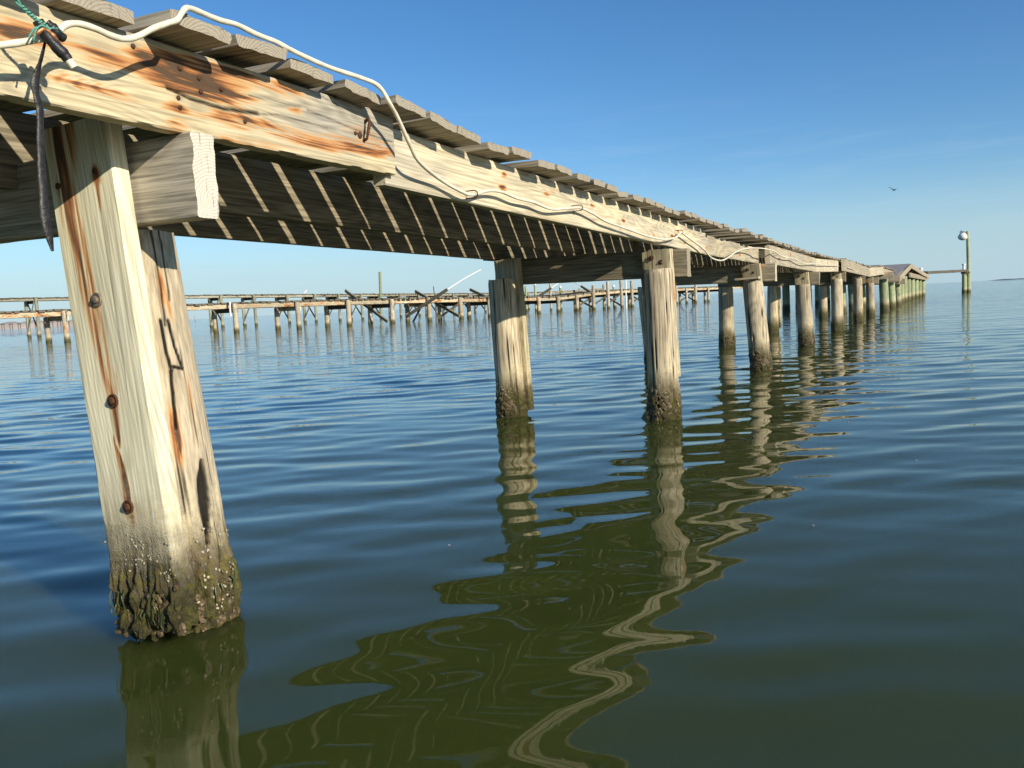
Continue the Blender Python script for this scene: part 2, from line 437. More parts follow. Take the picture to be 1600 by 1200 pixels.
nt.links.new(sx.outputs[2], hz.inputs[0])
hm = nt.nodes.new('ShaderNodeMix'); hm.data_type = 'RGBA'; hm.inputs[7].default_value = (4.6, 5.4, 5.55, 1)      # moist air low over the bay
nt.links.new(hz.outputs[0], hm.inputs[0]); nt.links.new(mx.outputs[2], hm.inputs[6]); mx = hm
wb = nt.nodes.new('ShaderNodeMix'); wb.data_type = 'RGBA'; wb.blend_type = 'MULTIPLY'; wb.inputs[0].default_value = 1; wb.inputs[7].default_value = (.88, 1.0, 1.13, 1)
nt.links.new(mx.outputs[2], wb.inputs[6])
hs = nt.nodes.new('ShaderNodeHueSaturation'); hs.inputs['Saturation'].default_value = 1.14
nt.links.new(wb.outputs[2], hs.inputs['Color']); nt.links.new(hs.outputs[0], bg.inputs[0])
wo = nt.nodes.new('ShaderNodeOutputWorld'); nt.links.new(bg.outputs[0], wo.inputs[0])

vs = scene.view_settings; vs.view_transform = 'Standard'; vs.look = 'None'; vs.gamma = 1; vs.exposure = 0.2
scene.cycles.max_bounces = 8; scene.cycles.use_denoising = True
try: scene.cycles.sample_clamp_indirect = 6
except Exception: pass

# ------------------------------------------------------------------ water
HEAD = math.radians(26.77)                     # the swell runs along this heading
def water():
    rs = np.random.RandomState(5)
    K = 96
    lam = np.exp(rs.uniform(math.log(.11), math.log(2.2), K))
    ang = math.radians(90) + HEAD + math.radians(6) + rs.normal(size=K) * math.radians(19)
    kx, ky = np.cos(ang) * 2 * math.pi / lam, np.sin(ang) * 2 * math.pi / lam
    w = np.exp(-(np.log(lam / .33) / .80) ** 2)
    slope = .0092 * w * rs.uniform(.6, 1.4, K) * SW
    amp = slope * lam / (2 * math.pi); ph = rs.uniform(0, 6.28, K)
    r = [.28]
    while r[-1] < 75: r.append(r[-1] * 1.0062 + .0006)
    r = np.array(r)
    a = np.radians(np.linspace(-78, 78, 1000)) + math.pi / 2 + HEAD
    Rg, Ag = np.meshgrid(r, a, indexing='ij')
    X = Rg * np.cos(Ag); Y = Rg * np.sin(Ag)
    Z = np.zeros_like(X)
    sp = np.maximum(Rg * .0062, Rg * math.radians(156 / 1000))
    fade = sstep(75, 55, Rg) * sstep(.28, .5, Rg)
    ea = sstep(0, 12, np.minimum(np.arange(1000), 999 - np.arange(1000)))[None, :]
    # patches of livelier and calmer water
    patch = .75 + .8 * pn(np.stack([(X * .25).ravel(), (Y * .25).ravel(), np.zeros(X.size)], -1), 3).reshape(X.shape)
    for i in range(K):
        Z += amp[i] * np.sin(kx[i] * X + ky[i] * Y + ph[i]) * sstep(3.5, 7, lam[i] / sp) * (patch if lam[i] < .8 else 1)
    Z *= fade * ea * (.60 + .45 * sstep(1.2, 4.5, Rg) + .55 * sstep(3.5, 10, Rg))
    nr, na = X.shape
    V = np.stack([X, Y, Z], -1).reshape(-1, 3)
    base = (np.arange(nr - 1)[:, None] * na + np.arange(na - 1)[None, :]).ravel()
    F = np.stack([base, base + na, base + na + 1, base + 1], -1)
    # the rest of the bay: flat sheet out to the horizon, and the patch under and behind
    big = 9000.
    rim_o = np.arange(na) + (nr - 1) * na
    extra = []; faces = []
    o0 = len(V)
    oa = a
    ring2 = np.stack([big * np.cos(oa), big * np.sin(oa), np.zeros(na)], -1)
    ring15 = np.stack([500 * np.cos(oa), 500 * np.sin(oa), np.zeros(na)], -1)
    b = np.linspace(a[-1], a[0] + 2 * math.pi, 40)
    back_i = np.stack([75 * np.cos(b), 75 * np.sin(b), 0 * b], -1); back_o = np.stack([big * np.cos(b), big * np.sin(b), 0 * b], -1)
    Vx = np.concatenate([ring15, ring2, back_o, [[0, 0, 0]]])
    for k in range(na - 1):
        faces.append((rim_o[k], o0 + k, o0 + k + 1, rim_o[k + 1]))
        faces.append((o0 + k, o0 + na + k, o0 + na + k + 1, o0 + k + 1))
    c = o0 + 2 * na + 40
    for k in range(39):
        faces.append((c, o0 + 2 * na + k, o0 + 2 * na + k + 1))
    # sides of the sector: the straight rims back to the centre
    left = [i * na + na - 1 for i in range(nr)]; right = [i * na for i in range(nr)]
    faces.append((c, *left, o0 + na - 1, o0 + 2 * na - 1)) if False else None
    for i in range(na - 1):
        faces.append((c, i, i + 1))
    V = np.concatenate([V, Vx])
    me = bpy.data.meshes.new('water')
    nq = len(F); tri = [f for f in faces if f and len(f) == 3]; qu = [f for f in faces if f and len(f) == 4]
    qa = np.concatenate([F, np.array(qu)]); ta = np.array(tri)
    me.vertices.add(len(V)); me.vertices.foreach_set('co', V.astype(np.float32).ravel())
    li = np.concatenate([qa.ravel(), ta.ravel()]).astype(np.int32)
    me.loops.add(len(li)); me.loops.foreach_set('vertex_index', li)
    tot = len(qa) + len(ta)
    me.polygons.add(tot)
    ls = np.concatenate([np.arange(len(qa)) * 4, len(qa) * 4 + np.arange(len(ta)) * 3]).astype(np.int32)
    me.polygons.foreach_set('loop_start', ls)
    me.polygons.foreach_set('use_smooth', np.ones(tot, bool))
    me.update(calc_edges=True); me.validate()
    t = NT('bay_water')
    pos = t.n('ShaderNodeNewGeometry').outputs['Position']
    rot = t.n('ShaderNodeVectorRotate', {0: pos, 'Angle': -HEAD}, rotation_type='Z_AXIS').outputs[0]
    cd = t.n('ShaderNodeVectorMath', {0: pos}, operation='LENGTH').outputs['Value']
    n1 = t.noise(t.vmul(rot, (1.6, 5.0, 1)), 1, 2, .5, .3)
    n2 = t.noise(t.vmul(rot, (.30, 1.25, 1)), 1, 3, .55, .4)
    n3 = t.noise(t.vmul(rot, (5, 13, 1)), 1, 2, .5, .2)
    far = t.n('ShaderNodeMapRange', {0: cd, 1: 2.5, 2: 38., 3: 0., 4: 1.}).outputs[0]
    h = t.math('ADD', t.math('MULTIPLY', n1, t.math('MULTIPLY_ADD', far, .030, .0005)), t.math('MULTIPLY', n2, t.math('MULTIPLY', far, .10)))
    h = t.math('ADD', h, t.math('MULTIPLY', n3, t.math('MULTIPLY_ADD', far, .004, .0001)))
    bp = t.n('ShaderNodeBump', {'Strength': 1., 'Distance': 1., 'Height': h}).outputs[0]
    mur = t.noise(t.vmul(pos, (.35, .35, 1)), 1, 3, .5)
    col = t.mix(mur, (.039, .053, .0100), (.046, .060, .0135))
    t.out(col, .02, bp, spec=.5, IOR=1.31, **{'Specular Tint': (.97, 1., .92, 1.), 'Subsurface Weight': 1.0, 'Subsurface Radius': (.35, .45, .2), 'Subsurface Scale': 1.6})
    o = put('water', me, mat=t.m); tag(o, kind='structure', label='calm green bay water with soft ripples')
SW = 1.3
water()

# far shores: low sandy spit on the left, low wooded strip on the right
def shore(name, pts, hgt, depth, mat, seed, lab):
    V = []; n = len(pts)
    for i, (x, y) in enumerate(pts):
        d = Vector((x, y, 0)).normalized()
        hh = hgt * (.75 + .9 * abs(pn(np.array([[i * .55, seed, .3]]), seed)[0])) * min(1, i / 3, (n - 1 - i) / 3 + .02)
        for (o, z) in ((0, -.3), (4, hh * .55), (depth * .4, hh), (depth, hh * .8), (depth * 1.1, -.3)):
            V.append((x + d.x * o, y + d.y * o, z))
    F = [(i * 5 + k, i * 5 + 5 + k, i * 5 + 6 + k, i * 5 + 1 + k) for i in range(n - 1) for k in range(4)]
    me = mesh(name, V, F)
    tag(put(name, me, mat=mat), lab, kind='structure')
def azpts(a0, a1, D, n): return [(D * math.sin(math.radians(a)), D * math.cos(math.radians(a))) for a in np.linspace(a0, a1, n)]
shore('far_shore', azpts(-63, -49, 620, 60), 5.0, 60, plain('pale_shore', (.42, .36, .33), .95, var=.2, scale=.06), 2, 'pale low sandy shore on the left horizon')
shore('far_shore', azpts(3.0, 20, 2400, 60), 2.0, 200, plain('wooded_shore', (.075, .10, .11), .95, var=.3, scale=.02), 4, 'thin dark wooded shore on the right horizon')

# ------------------------------------------------------------------ the near pier
PR = thing('wooden_pier', (-2.05, 1.4, 0), 'weathered grey wooden pier of planks on round piles running out from the left foreground', 'pier')

ZD = lambda y: float(np.interp(y, [-3, 1.75, 2.15, 2.6, 3.5, 5, 8.3, 11.6, 15.3, 16.2, 19.6, 22, 25, 30, 34, 44], [1.335, 1.335, 1.318, 1.295, 1.272, 1.242, 1.222, 1.205, 1.205, 1.225, 1.20, 1.17, 1.27, 1.24, 1.0, .98]))
XO = lambda y: float(np.interp(y, [-3, 12, 16, 19.3, 22, 26.4, 29, 32, 36, 52, 66], [0, 0, .05, .10, .17, .21, .30, .38, .47, .95, 1.25]))

# --- deck boards
DL = 1.40
deck_meshes = []
for k in range(9):
    rr = np.random.RandomState(k + 90)
    deck_meshes.append(board('deck_board', DL, .158 + .005 * rr.rand(), .026, nx=44, ny=9, nz=2, seed=k * 3 + 1, amp=.0011, ch=.0025, rough_end=.009, warp=.005, twist=rr.uniform(-.05, .05)))
Y0 = 2.03
deck_rest = []
pr = random.Random(4)
hero = {-5: dict(x=-1.405, dz=.0, rx=.0), -4: dict(x=-1.352, dz=.004, rx=-.06), -3: dict(x=-1.368, dz=.011, rx=.02), -2: dict(x=-1.39, dz=.006, rx=-.05), -1: dict(x=-1.385, dz=.002, rx=-.06), 0: dict(x=-1.36, dz=.004, rx=-.03)}
for k in range(-25, 152):
    yc = Y0 + .2 * k + .1
    z = ZD(yc) + .0155
    slope = (ZD(yc + .1) - ZD(yc - .1)) / .2
    hd = hero.get(k, {})
    xe = hd.get('x', -1.384 + pr.uniform(-.014, .014)) + XO(yc)
    dz = hd.get('dz', max(0, pr.gauss(.003, .006)) + (.012 if pr.random() < .06 else 0))
    rx = hd.get('rx', pr.gauss(0, .032)) + math.atan(slope)
    if 24 < k < 27: dz += .016
    M = Matrix.Translation((xe, yc + pr.uniform(-.005, .005), z + dz)) @ Matrix.Rotation(math.pi + pr.gauss(0, .003), 4, 'Z') @ Matrix.Rotation(pr.gauss(0, .006), 4, 'Y') @ Matrix.Rotation(-rx, 4, 'X')
    if k == -3: M = M @ Matrix.Rotation(-.012, 4, 'Y')
    me = deck_meshes[(k * 5 + (k // 9)) % 9]
    if -6 <= k <= 93:
        put('deck_board', me, M, PR, M_['deck'])
    else:
        deck_rest.append((me, M))
V, F = [], []; o = 0
for me, M in deck_rest:
    low = board('tmp', DL, .18, .04, nx=4, ny=1, nz=1, seed=o % 97, amp=.001, ch=.004, rough_end=.01)
    co = np.array([v.co[:] for v in low.vertices]); R3 = np.array(M)
    co = co @ R3[:3, :3].T + R3[:3, 3]
    V += co.tolist(); F += [tuple(i + o for i in p.vertices) for p in low.polygons]; o = len(V)
    bpy.data.meshes.remove(low)
t_ = tag(put('deck_boards', mesh('deck_boards', V, F), None, PR, M_['deck']), 'rest of the deck boards, far along and out of view', kind='stuff')

# --- right-hand stringers: segment by segment as they overlap, dip and rise
RUST1 = [[1.0, 1.273, 0.055, 0.013, 1.0], [1.107, 1.279, 0.055, 0.01, 0.45], [1.126, 1.2, 0.064, 0.012, 0.6], [1.087, 1.216, 0.054, 0.01, 0.3], [1.334, 1.289, 0.071, 0.016, 0.7], [1.384, 1.269, 0.103, 0.028, 1.0], [1.448, 1.261, 0.069, 0.02, 1.0], [1.502, 1.312, 0.094, 0.012, 0.7], [1.426, 1.316, 0.118, 0.014, 0.5], [1.332, 1.188, 0.024, 0.034, 0.5], [1.542, 1.21, 0.075, 0.014, 1.0], [1.64, 1.206, 0.107, 0.009, 0.6], [1.758, 1.194, 0.132, 0.01, 0.45], [1.998, 1.247, 0.087, 0.022, 0.8], [2.072, 1.222, 0.134, 0.015, 0.6], [1.921, 1.213, 0.119, 0.011, 0.5], [1.691, 1.314, 0.06, 0.01, 0.5], [1.717, 1.268, 0.019, 0.007, 0.6], [1.302, 1.299, 0.042, 0.011, 0.6], [1.147, 1.265, 0.043, 0.015, 0.4], [1.432, 1.198, 0.119, 0.009, 0.4], [1.591, 1.165, 0.139, 0.008, 0.35], [.8, 1.25, .12, .02, .6]]
NAIL1 = [[1.352, 1.29], [1.404, 1.281], [1.406, 1.252], [1.468, 1.269], [1.341, 1.226], [1.344, 1.206], [1.536, 1.209], [1.968, 1.25], [1.235, 1.308], [1.887, 1.335]]
CRACK1 = [[[1.316, 1.242], [1.337, 1.239], [1.38, 1.231], [1.473, 1.227], [1.585, 1.235]], [[1.585, 1.235], [1.667, 1.247], [1.763, 1.244], [1.846, 1.243]], [[1.559, 1.273], [1.647, 1.277], [1.742, 1.279]], [[1.767, 1.277], [1.871, 1.269], [1.984, 1.258], [2.148, 1.252]], [[1.823, 1.324], [1.903, 1.314]]]

def seg_dist(u, v, path):
    d = np.full(u.shape, 9.)
    for (a, b), (c, e) in zip(path[:-1], path[1:]):
        L2 = (c - a) ** 2 + (e - b) ** 2 + 1e-12
        t = np.clip(((u - a) * (c - a) + (v - b) * (e - b)) / L2, 0, 1)
        d = np.minimum(d, np.hypot(u - a - t * (c - a), v - b - t * (e - b)))
    return d

def stain(u, v, spots, seed, wu=4., wv=22., warp=.012, tail=1.):
    """anisotropic stains pulled along the grain with ragged edges"""
    n1 = fbm(np.stack([u * wu, v * wv, u * 0], -1), 4, seed); n2 = fbm(np.stack([u * wu * 2, v * wv * 1.5, u * 0 + 5], -1), 3, seed + 9)
    uu = u + n2 * warp * 4; vv = v + n1 * warp
    m = np.zeros_like(u)
    for a, b, ra, rb, s in spots:
        m = m + s * np.exp(-((uu - a) / (ra * 1.25 * tail)) ** 2 - ((vv - b) / (rb * 1.15)) ** 2)
    return np.clip(m * (1 + .5 * n1), 0, 1)

S1Y0 = .2
def st1_attr(V):
    u = V[:, 0] + S1Y0; v = V[:, 2] + 1.245
    face = V[:, 1] < 0        # local -Y is the sunny side
    rust = stain(u, v, RUST1, 3) * np.where(face, 1, .3)
    dark = np.zeros_like(u)
    for L in CRACK1:
        d = seg_dist(u, v + .002 * pn(np.stack([u * 60, u * 0, u * 0], -1), 4), L)
        dark = np.maximum(dark, np.exp(-(d / (.0042 if L is CRACK1[0] else .0020)) ** 2) * np.where(face, 1, 0) * (1 if L is CRACK1[0] else .65))
    for (ny_, nz_) in NAIL1:
        dark = np.maximum(dark, .55 * np.where(face, 1, 0) * np.exp(-((u - ny_ - .004) / .011) ** 2 - ((v - nz_) / .0045) ** 2))
    grey = sstep(1.45, 1.95, u) * .75 * sstep(1.175, 1.22, v) + sstep(1.30, 1.345, v) * .5
    return dict(rust=rust, dark=dark, grey=np.clip(grey, 0, 1))
def st1_extra(X, Y, Z, NY, NZ):
    u = X + S1Y0; v = Z + 1.245; e = np.zeros_like(X)
    for L in CRACK1[:1]:
        e = e - .006 * np.exp(-(seg_dist(u, v, L) / .004) ** 2) * (NY < -.5)
    # frayed lower arris and a few eased dents
    e = e - .004 * np.clip(pn(np.stack([u * 14, v * 0, v * 0], -1), 8) * 2, 0, 1) * (NZ < -.5)
    return e
def local_y_flip(p0, p1): return frame(p0, p1)
ST = []
me = board('stringer', 1.96, .045, .18, nx=420, ny=5, nz=48, seed=21, amp=.0011, ch=.004, rough_end=.004, attr=st1_attr, extra=st1_extra)
# frame(): local X along +Y, local Z up => local Y = z cross x = -X ; the sunny +X side is local -Y
s1 = put('stringer', me, frame((-1.4725, S1Y0, 1.245), (-1.4725, S1Y0 + 1.96, 1.245)), PR, M_['stringer'])
tag(s1, 'rust-stained pale stringer with a long crack')
place_board('stringer', (-1.4725, -3, 1.245), (-1.4725, S1Y0, 1.245), .045, .18, PR, M_['stringer'], nx=20, nz=4, seed=5)

def spots_attr(y0, z0, spots, seed, knots=()):
    def f(V):
        u = V[:, 0] + y0; v = V[:, 2] + z0
        r = stain(u, v, spots, seed, warp=.008)
        g = .42 * np.ones_like(u)
        return dict(rust=r, grey=g)
    return f
sp2 = [(rr_[0], rr_[1], .022, .008, .8) for rr_ in [(2.95, 1.22), (2.93, 1.17), (3.35, 1.19), (4.35, 1.17), (4.9, 1.13), (5.3, 1.15), (5.6, 1.12), (5.45, 1.19), (3.4, 1.21), (3.9, 1.2)]]
me = board('stringer', 4.06, .045, .178, nx=360, ny=3, nz=30, seed=33, amp=.0011, ch=.004, rough_end=.004, attr=spots_attr(2.14, 1.17, sp2, 12))
put('stringer', me, frame((-1.4965, 2.14, 1.216), (-1.4965, 6.2, 1.132)), PR, M_['stringer'])
def rseg(y0, z0, y1, z1, x0, x1, h, seed, n=1):
    rs_ = np.random.RandomState(seed)
    L = y1 - y0
    sp = [(rs_.uniform(y0, y1), z0 + h * rs_.uniform(.3, .8), .035, .013, .75) for _ in range(4)]
    me = board('stringer', math.hypot(L, z1 - z0), .045, h, nx=int(L * 40), ny=2, nz=12, seed=seed, amp=.0013, ch=.004, rough_end=.004, attr=spots_attr(y0, z0 + h / 2, sp, seed))
    return put('stringer', me, frame((x0, y0, z0 + h / 2), (x1, y1, z1 + h / 2)), PR, M_['stringer'])
rseg(5.7, 1.055, 8.6, 1.028, -1.543, -1.543, .15, 41)
rseg(8.62, 1.018, 12.4, .985, -1.44, -1.44, .19, 42)
rseg(12.41, .985, 16.3, 1.035, -1.44, -1.385, .185, 43)
rseg(15.2, 1.025, 20.9, .965, -1.305, -1.245, .20, 44)
rseg(20.92, .965, 25.2, 1.055, -1.245, -1.15, .20, 45)
rseg(24.8, 1.05, 29.5, 1.0, -1.20, -1.05, .19, 46)
rseg(29.0, .90, 34.0, .80, -1.12, -.95, .19, 47)

# --- middle and left stringers, seen from below
for x, segs in ((-2.05, [(-3, 6.4), (6.2, 10.2), (10, 14.2), (14, 18.3), (18, 22), (22, 26), (26, 30)]), (-2.63, [(-3, 5.1), (5.0, 8.6), (8.4, 12), (11.9, 15.8), (15.6, 19.6), (19.4, 24), (24, 30)])):
    for i, (a, b) in enumerate(segs):
        off = .047 * (i % 2) * (-1 if x < -2.3 else 1) * .98
        lab = None
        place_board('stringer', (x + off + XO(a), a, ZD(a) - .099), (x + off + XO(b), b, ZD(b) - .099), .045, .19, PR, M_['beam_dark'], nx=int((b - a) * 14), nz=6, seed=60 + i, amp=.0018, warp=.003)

# --- bents: crossbeam, piles and the sistered boards on them
def bolt(p, parent, mat='galv', r=.011, n=(0, -1, 0), head=.008, seed=0):
    v, f = lathe([(.0001, head), (r * .55, head), (r * .95, head * .75), (r, head * .35), (r * 1.0, 0), (r * 1.9, .0015), (r * 1.95, -.004), (r * .5, -.012)], 12)
    z = Vector(n).normalized(); q = z.to_track_quat('Z', 'Y')
    M = Matrix.Translation(Vector(p)) @ q.to_matrix().to_4x4()
    return put('bolt', mesh('bolt', v, f), M, parent, M_[mat])
def nail(p, parent, seed=0, r=.0048, n=(1, 0, 0)):
    rs_ = np.random.RandomState(seed)
    v, f = lathe([(.0001, .004), (r * .7, .0036), (r, .0018), (r * .8, -.002), (r * .4, -.01)], 9)
    v = [(a * (1 + .25 * rs_.rand()), b * (1 + .25 * rs_.rand()), c) for a, b, c in v]
    z = (Vector(n) + Vector(rs_.normal(size=3)) * .15).normalized()
    M = Matrix.Translation(Vector(p)) @ z.to_track_quat('Z', 'Y').to_matrix().to_4x4()
    return put('nail', mesh('nail', v, f), M, parent, M_['rust'])
for i, (y, z) in enumerate(NAIL1): nail((-1.4490, y, z), s1, i)
# a bent spike hanging out of the stringer near its end
put('bent_spike', tube_mesh('bent_spike', [(-1.452, 2.020, 1.288), (-1.436, 2.012, 1.294), (-1.428, 2.009, 1.282), (-1.430, 2.002, 1.255), (-1.438, 2.004, 1.238), (-1.452, 2.006, 1.236)], .0042, M=8, sub=5, wob=.15), None, s1, M_['rust'])
nail((-1.449, 1.988, 1.248), s1, 77, r=.009)

# bent 1: the hero. leaning pile with a wide sistered plank in front
cx0, cy0, LEAN = -1.652, 1.440, .115
PR_RUST = [(-.186, .843, .05, .045, .75), (-.262, .797, .05, .03, .65), (-.051, .781, .03, .05, .4), (.474, .867, .04, .025, .4), (-.324, .598, .04, .03, .7), (-.421, .50, .05, .06, 1.0), (-.41, .45, .045, .05, .8), (.096, .53, .04, .09, .45), (-.325, .652, .04, .03, .5)]
PR_CR = [[[-0.337, 0.751], [-0.334, 0.682], [-0.293, 0.644], [-0.274, 0.628]], [[-0.157, 0.75], [-0.107, 0.688], [0.013, 0.631], [-0.256, 0.639]], [[0.1, 0.403], [0.0, 0.296], [-0.09, 0.205]], [[-0.302, 0.628], [-0.344, 0.567], [-0.394, 0.491]], [[-0.206, 0.965], [-0.186, 0.843], [-0.245, 0.736]], [[-0.017, 0.981], [0.019, 0.935], [-0.021, 0.796]]]
def hero_pile():
    H, M, n, zb = .966, 200, 420, -.45
    zs = np.linspace(zb, H, n + 1); th = np.linspace(-math.pi, math.pi, M, endpoint=False)
    T, Z = np.meshgrid(th, zs); T = T.ravel(); Z = Z.ravel()
    c, s = np.cos(T), np.sin(T)
    R = .108 - .004 * Z
    R = R * (1 + .04 * pn(np.stack([c * 1.1, s * 1.1, Z * 1.5], -1), 2) + .03 * pn(np.stack([c * 6, s * 6, Z * 1.1], -1), 4))
    low = sstep(.62, .35, Z)
    R = R + low * .004 * fbm(np.stack([c * 12, s * 12, Z * 2.2], -1), 3, 6) * 1.6
    dark = np.zeros_like(T)
    for i, L in enumerate(PR_CR):
        w = (.0024, .0024, .010, .0026, .0016, .0016)[i]
        d = seg_dist(T * .105, Z, [(a * .105, b) for a, b in L])
        if i == 2: d = d / (.35 + .9 * sstep(.21, .31, Z) * sstep(.42, .33, Z))
        g = np.exp(-(d / w) ** 2); dark = np.maximum(dark, np.clip(g * 2.4, 0, 1) * (1 if i < 4 else .7)); R = R - g * (.016 if i == 2 else .004)
    rs_ = np.random.RandomState(3)
    for k in range(16):
        a0, z0, ln = rs_.uniform(-.9, .9), rs_.uniform(.2, .62), rs_.uniform(.05, .16)
        d = np.abs(T * .105 - a0 * .105 - .01 * (Z - z0)); g = np.exp(-(d / .0013) ** 2) * sstep(ln, ln * .3, np.abs(Z - z0))
        dark = np.maximum(dark, g * .75); R = R - .002 * g
    zz = Z + .07 * pn(np.stack([c * 3, s * 3, c * 0], -1), 17)
    cz = sstep(.26, .10, zz)
    lump = fbm(np.stack([c * 7.5, s * 7.5, Z * 15], -1), 4, 23)
    R = R + cz * (.004 + .026 * lump)
    R = R * np.where(Z < .03, .93, 1)
    Zo = Z + np.where(Z > H - .001, .006 * pn(np.stack([c * 3, s * 3, c * 0], -1), 5), 0)
    V = np.stack([R * c - LEAN * Z, R * s, Zo], -1)
    spots = [(a * .105, b, ra * .22, rb, k) for a, b, ra, rb, k in PR_RUST]
    n1 = fbm(np.stack([T * 3, Z * 3, Z * 0], -1), 3, 8)
    rust = np.zeros_like(T)
    for a, b, ra, rb, k in spots:
        rust += k * np.exp(-((T * .105 + .006 * n1 - a) / ra) ** 2 - ((Z + .02 * n1 - b) / rb) ** 2)
    grey = sstep(.5, .2, Z) * .7
    return mesh('pile', V, loft_faces(n + 1, M), angle=60, attrs=dict(dark=np.clip(dark, 0, 1), rust=np.clip(rust * .62, 0, 1), grey=grey))
hp = put('pile', hero_pile(), Matrix.Translation((cx0, cy0, 0)), PR, M_['pile_hero'])
tag(hp, 'bleached cracked nearest pile crusted with oysters at the water')

PST = [([(-1.748, 1.194), (-1.75, 1.081), (-1.736, .978), (-1.718, .876), (-1.698, .787), (-1.684, .684), (-1.669, .581), (-1.664, .521), (-1.66, .47)], [.038, .036, .033, .031, .026, .021, .014, .009, .004], .66),
       ([(-1.674, .476), (-1.654, .402), (-1.647, .327), (-1.642, .285)], [.003, .010, .013, .006], .9), ([(-1.596, 1.167), (-1.592, 1.105), (-1.585, .95)], [.010, .007, .003], .45), ([(-1.656, 1.084), (-1.653, 1.028), (-1.65, .99)], [.006, .005, .002], .7),
       ([(-1.725, .93), (-1.70, .85), (-1.675, .76), (-1.655, .66), (-1.652, .58)], [.006, .009, .010, .009, .004], .42)]
PBOLT = [[-1.768, 1.065], [-1.655, 1.087], [-1.685, .804], [-1.665, .573], [-1.649, .327]]
# plank frame: local X runs down the board from the top, local Z towards world +X, local Y towards +Y (away from the camera)
PT, PB = Vector((-1.713, 1.300, 1.20)), Vector((-1.618, 1.308, .012))
PM = frame(PT, PB, (1, .10, 0))
PMI = PM.inverted()
def plank_attr(V):
    A = np.array(PM); W = V @ A[:3, :3].T + A[:3, 3]
    x, z = W[:, 0], W[:, 2]
    front = V[:, 1] > -1 if PM.col[1][1] > 0 else V[:, 1] > -1
    n1 = fbm(np.stack([x * 30, z * 3, x * 0], -1), 4, 31)
    rust = np.zeros_like(x)
    for path, wid, k in PST:
        zs = np.array([p[1] for p in path]); xs = np.array([p[0] for p in path])
        o = np.argsort(zs)
        cxx = np.interp(z, zs[o], xs[o]); ww = np.interp(z, zs[o], np.array(wid)[o])
        inside = sstep(zs.min() - .02, zs.min() + .02, z) * sstep(zs.max() + .25 if zs.max() > 1.1 else zs.max() + .03, zs.max(), z)
        rust = np.maximum(rust, k * inside * np.exp(-(np.abs(x + .003 * n1 - cxx) / (ww * 1.0)) ** 3))
    for bx, bz in PBOLT:
        rust = np.maximum(rust, .8 * np.exp(-((x - bx) / .012) ** 2 - ((z - bz + .01) / .022) ** 2))
    grey = .55 * sstep(.42, .25, z + .10 * n1) + .25 * np.exp(-((x + 1.62 + .06 * (1.2 - z)) / .03) ** 2)
    dark = .75 * sstep(.36, .20, z + .14 * n1 + .25 * np.abs(x + 1.655)) * (.5 + .5 * (n1 > -.1))
    return dict(rust=np.clip(rust, 0, 1), dark=np.clip(dark * .62, 0, 1), grey=np.clip(grey, 0, 1))
def plank_extra(X, Y, Z, NY, NZ):
    b = sstep(.98, 1.08, X)
    e = b * (.006 + .026 * fbm(np.stack([X * 14, Y * 40, Z * 60], -1), 3, 12))
    return e
LP = (PB - PT).length
pm = board('sister_plank', LP, .050, .194, nx=430, ny=10, nz=70, seed=71, amp=.0009, ch=.005, rough_end=.0, attr=plank_attr, extra=plank_extra)
# rotted lower end: jagged teeth
co = np.array([v.co[:] for v in pm.vertices])
w = sstep(LP - .13, LP, co[:, 0])
jag = fbm(np.stack([co[:, 2] * 34, co[:, 1] * 22, co[:, 2] * 0], -1), 3, 44)
tooth = .030 * np.exp(-((co[:, 2] + .045) / .012) ** 2)
co[:, 0] += w * (.052 * jag * 1.2 - .022 + tooth - .10 * np.clip(-co[:, 2] - .07, 0, 1))
pm.vertices.foreach_set('co', co.ravel().astype(np.float32)); pm.update()
sp_ = put('sister_plank', pm, PM, PR, M_['plank'])
tag(sp_, 'wide pale plank with an orange rust streak and bolts, eroded at its foot')
fyb = lambda z: 1.300 + (1.20 - z) / 1.185 * .008
fy = lambda z, x=-1.66: fyb(z) - .0255 + .10 * (x - (-1.713 + (1.20 - z) / 1.185 * .095))
for i, (x, z) in enumerate(PBOLT):
    if i in (0, 1): nail((x, fy(z, x) - .001, z), sp_, 200 + i, r=.007, n=(0, -1, 0))
    else: bolt((x, fy(z, x) - .003, z), sp_, 'galv' if i == 2 else 'rust', r=.0082)

# crossbeam of bent 1
place_board('crossbeam', (-1.425, 1.377, 1.062), (-2.98, 1.377, 1.069), .062, .184, PR, M_['beam_near'], nx=120, ny=4, nz=24, seed=81, amp=.0014, rough_end=.006)

put('pile', pile_mesh('pile', .955, .105, .10, M=26, n=46, seed=85), Matrix.Translation((-2.84, 1.40, 0)), PR, M_['pile'])

# oyster and barnacle crust, weed on the hero pile
def crust(name, spots, mat, parent, seed, size, flat=.5, spread=1.):
    """many small irregular shells seated on a surface; spots = (point, normal)"""
    rs_ = np.random.RandomState(seed); parts = []
    for p, nrm in spots:
        s = size * rs_.uniform(.5, 1.4)
        z = Vector(nrm).normalized(); x = z.orthogonal().normalized(); a = rs_.uniform(0, 6.28)
        x = (Matrix.Rotation(a, 3, z) @ x); y = z.cross(x)
        k = 7; V = []
        for rr2, hh in ((1., -.15), (.86, .25), (.55, .62), (.30, .55), (.05, .30)):
            for j in range(k):
                b = 6.283 * j / k; q = rr2 * s * (1 + .3 * rs_.uniform(-1, 1))
                V.append(tuple(Vector(p) + x * q * math.cos(b) + y * q * math.sin(b) * 1.25 + z * hh * s * flat))
        parts.append((V, loft_faces(5, k)))
    V, F = merge(parts)
    return tag(put(name, mesh(name, V, F, angle=50), None, parent, M_[mat]), kind='stuff')
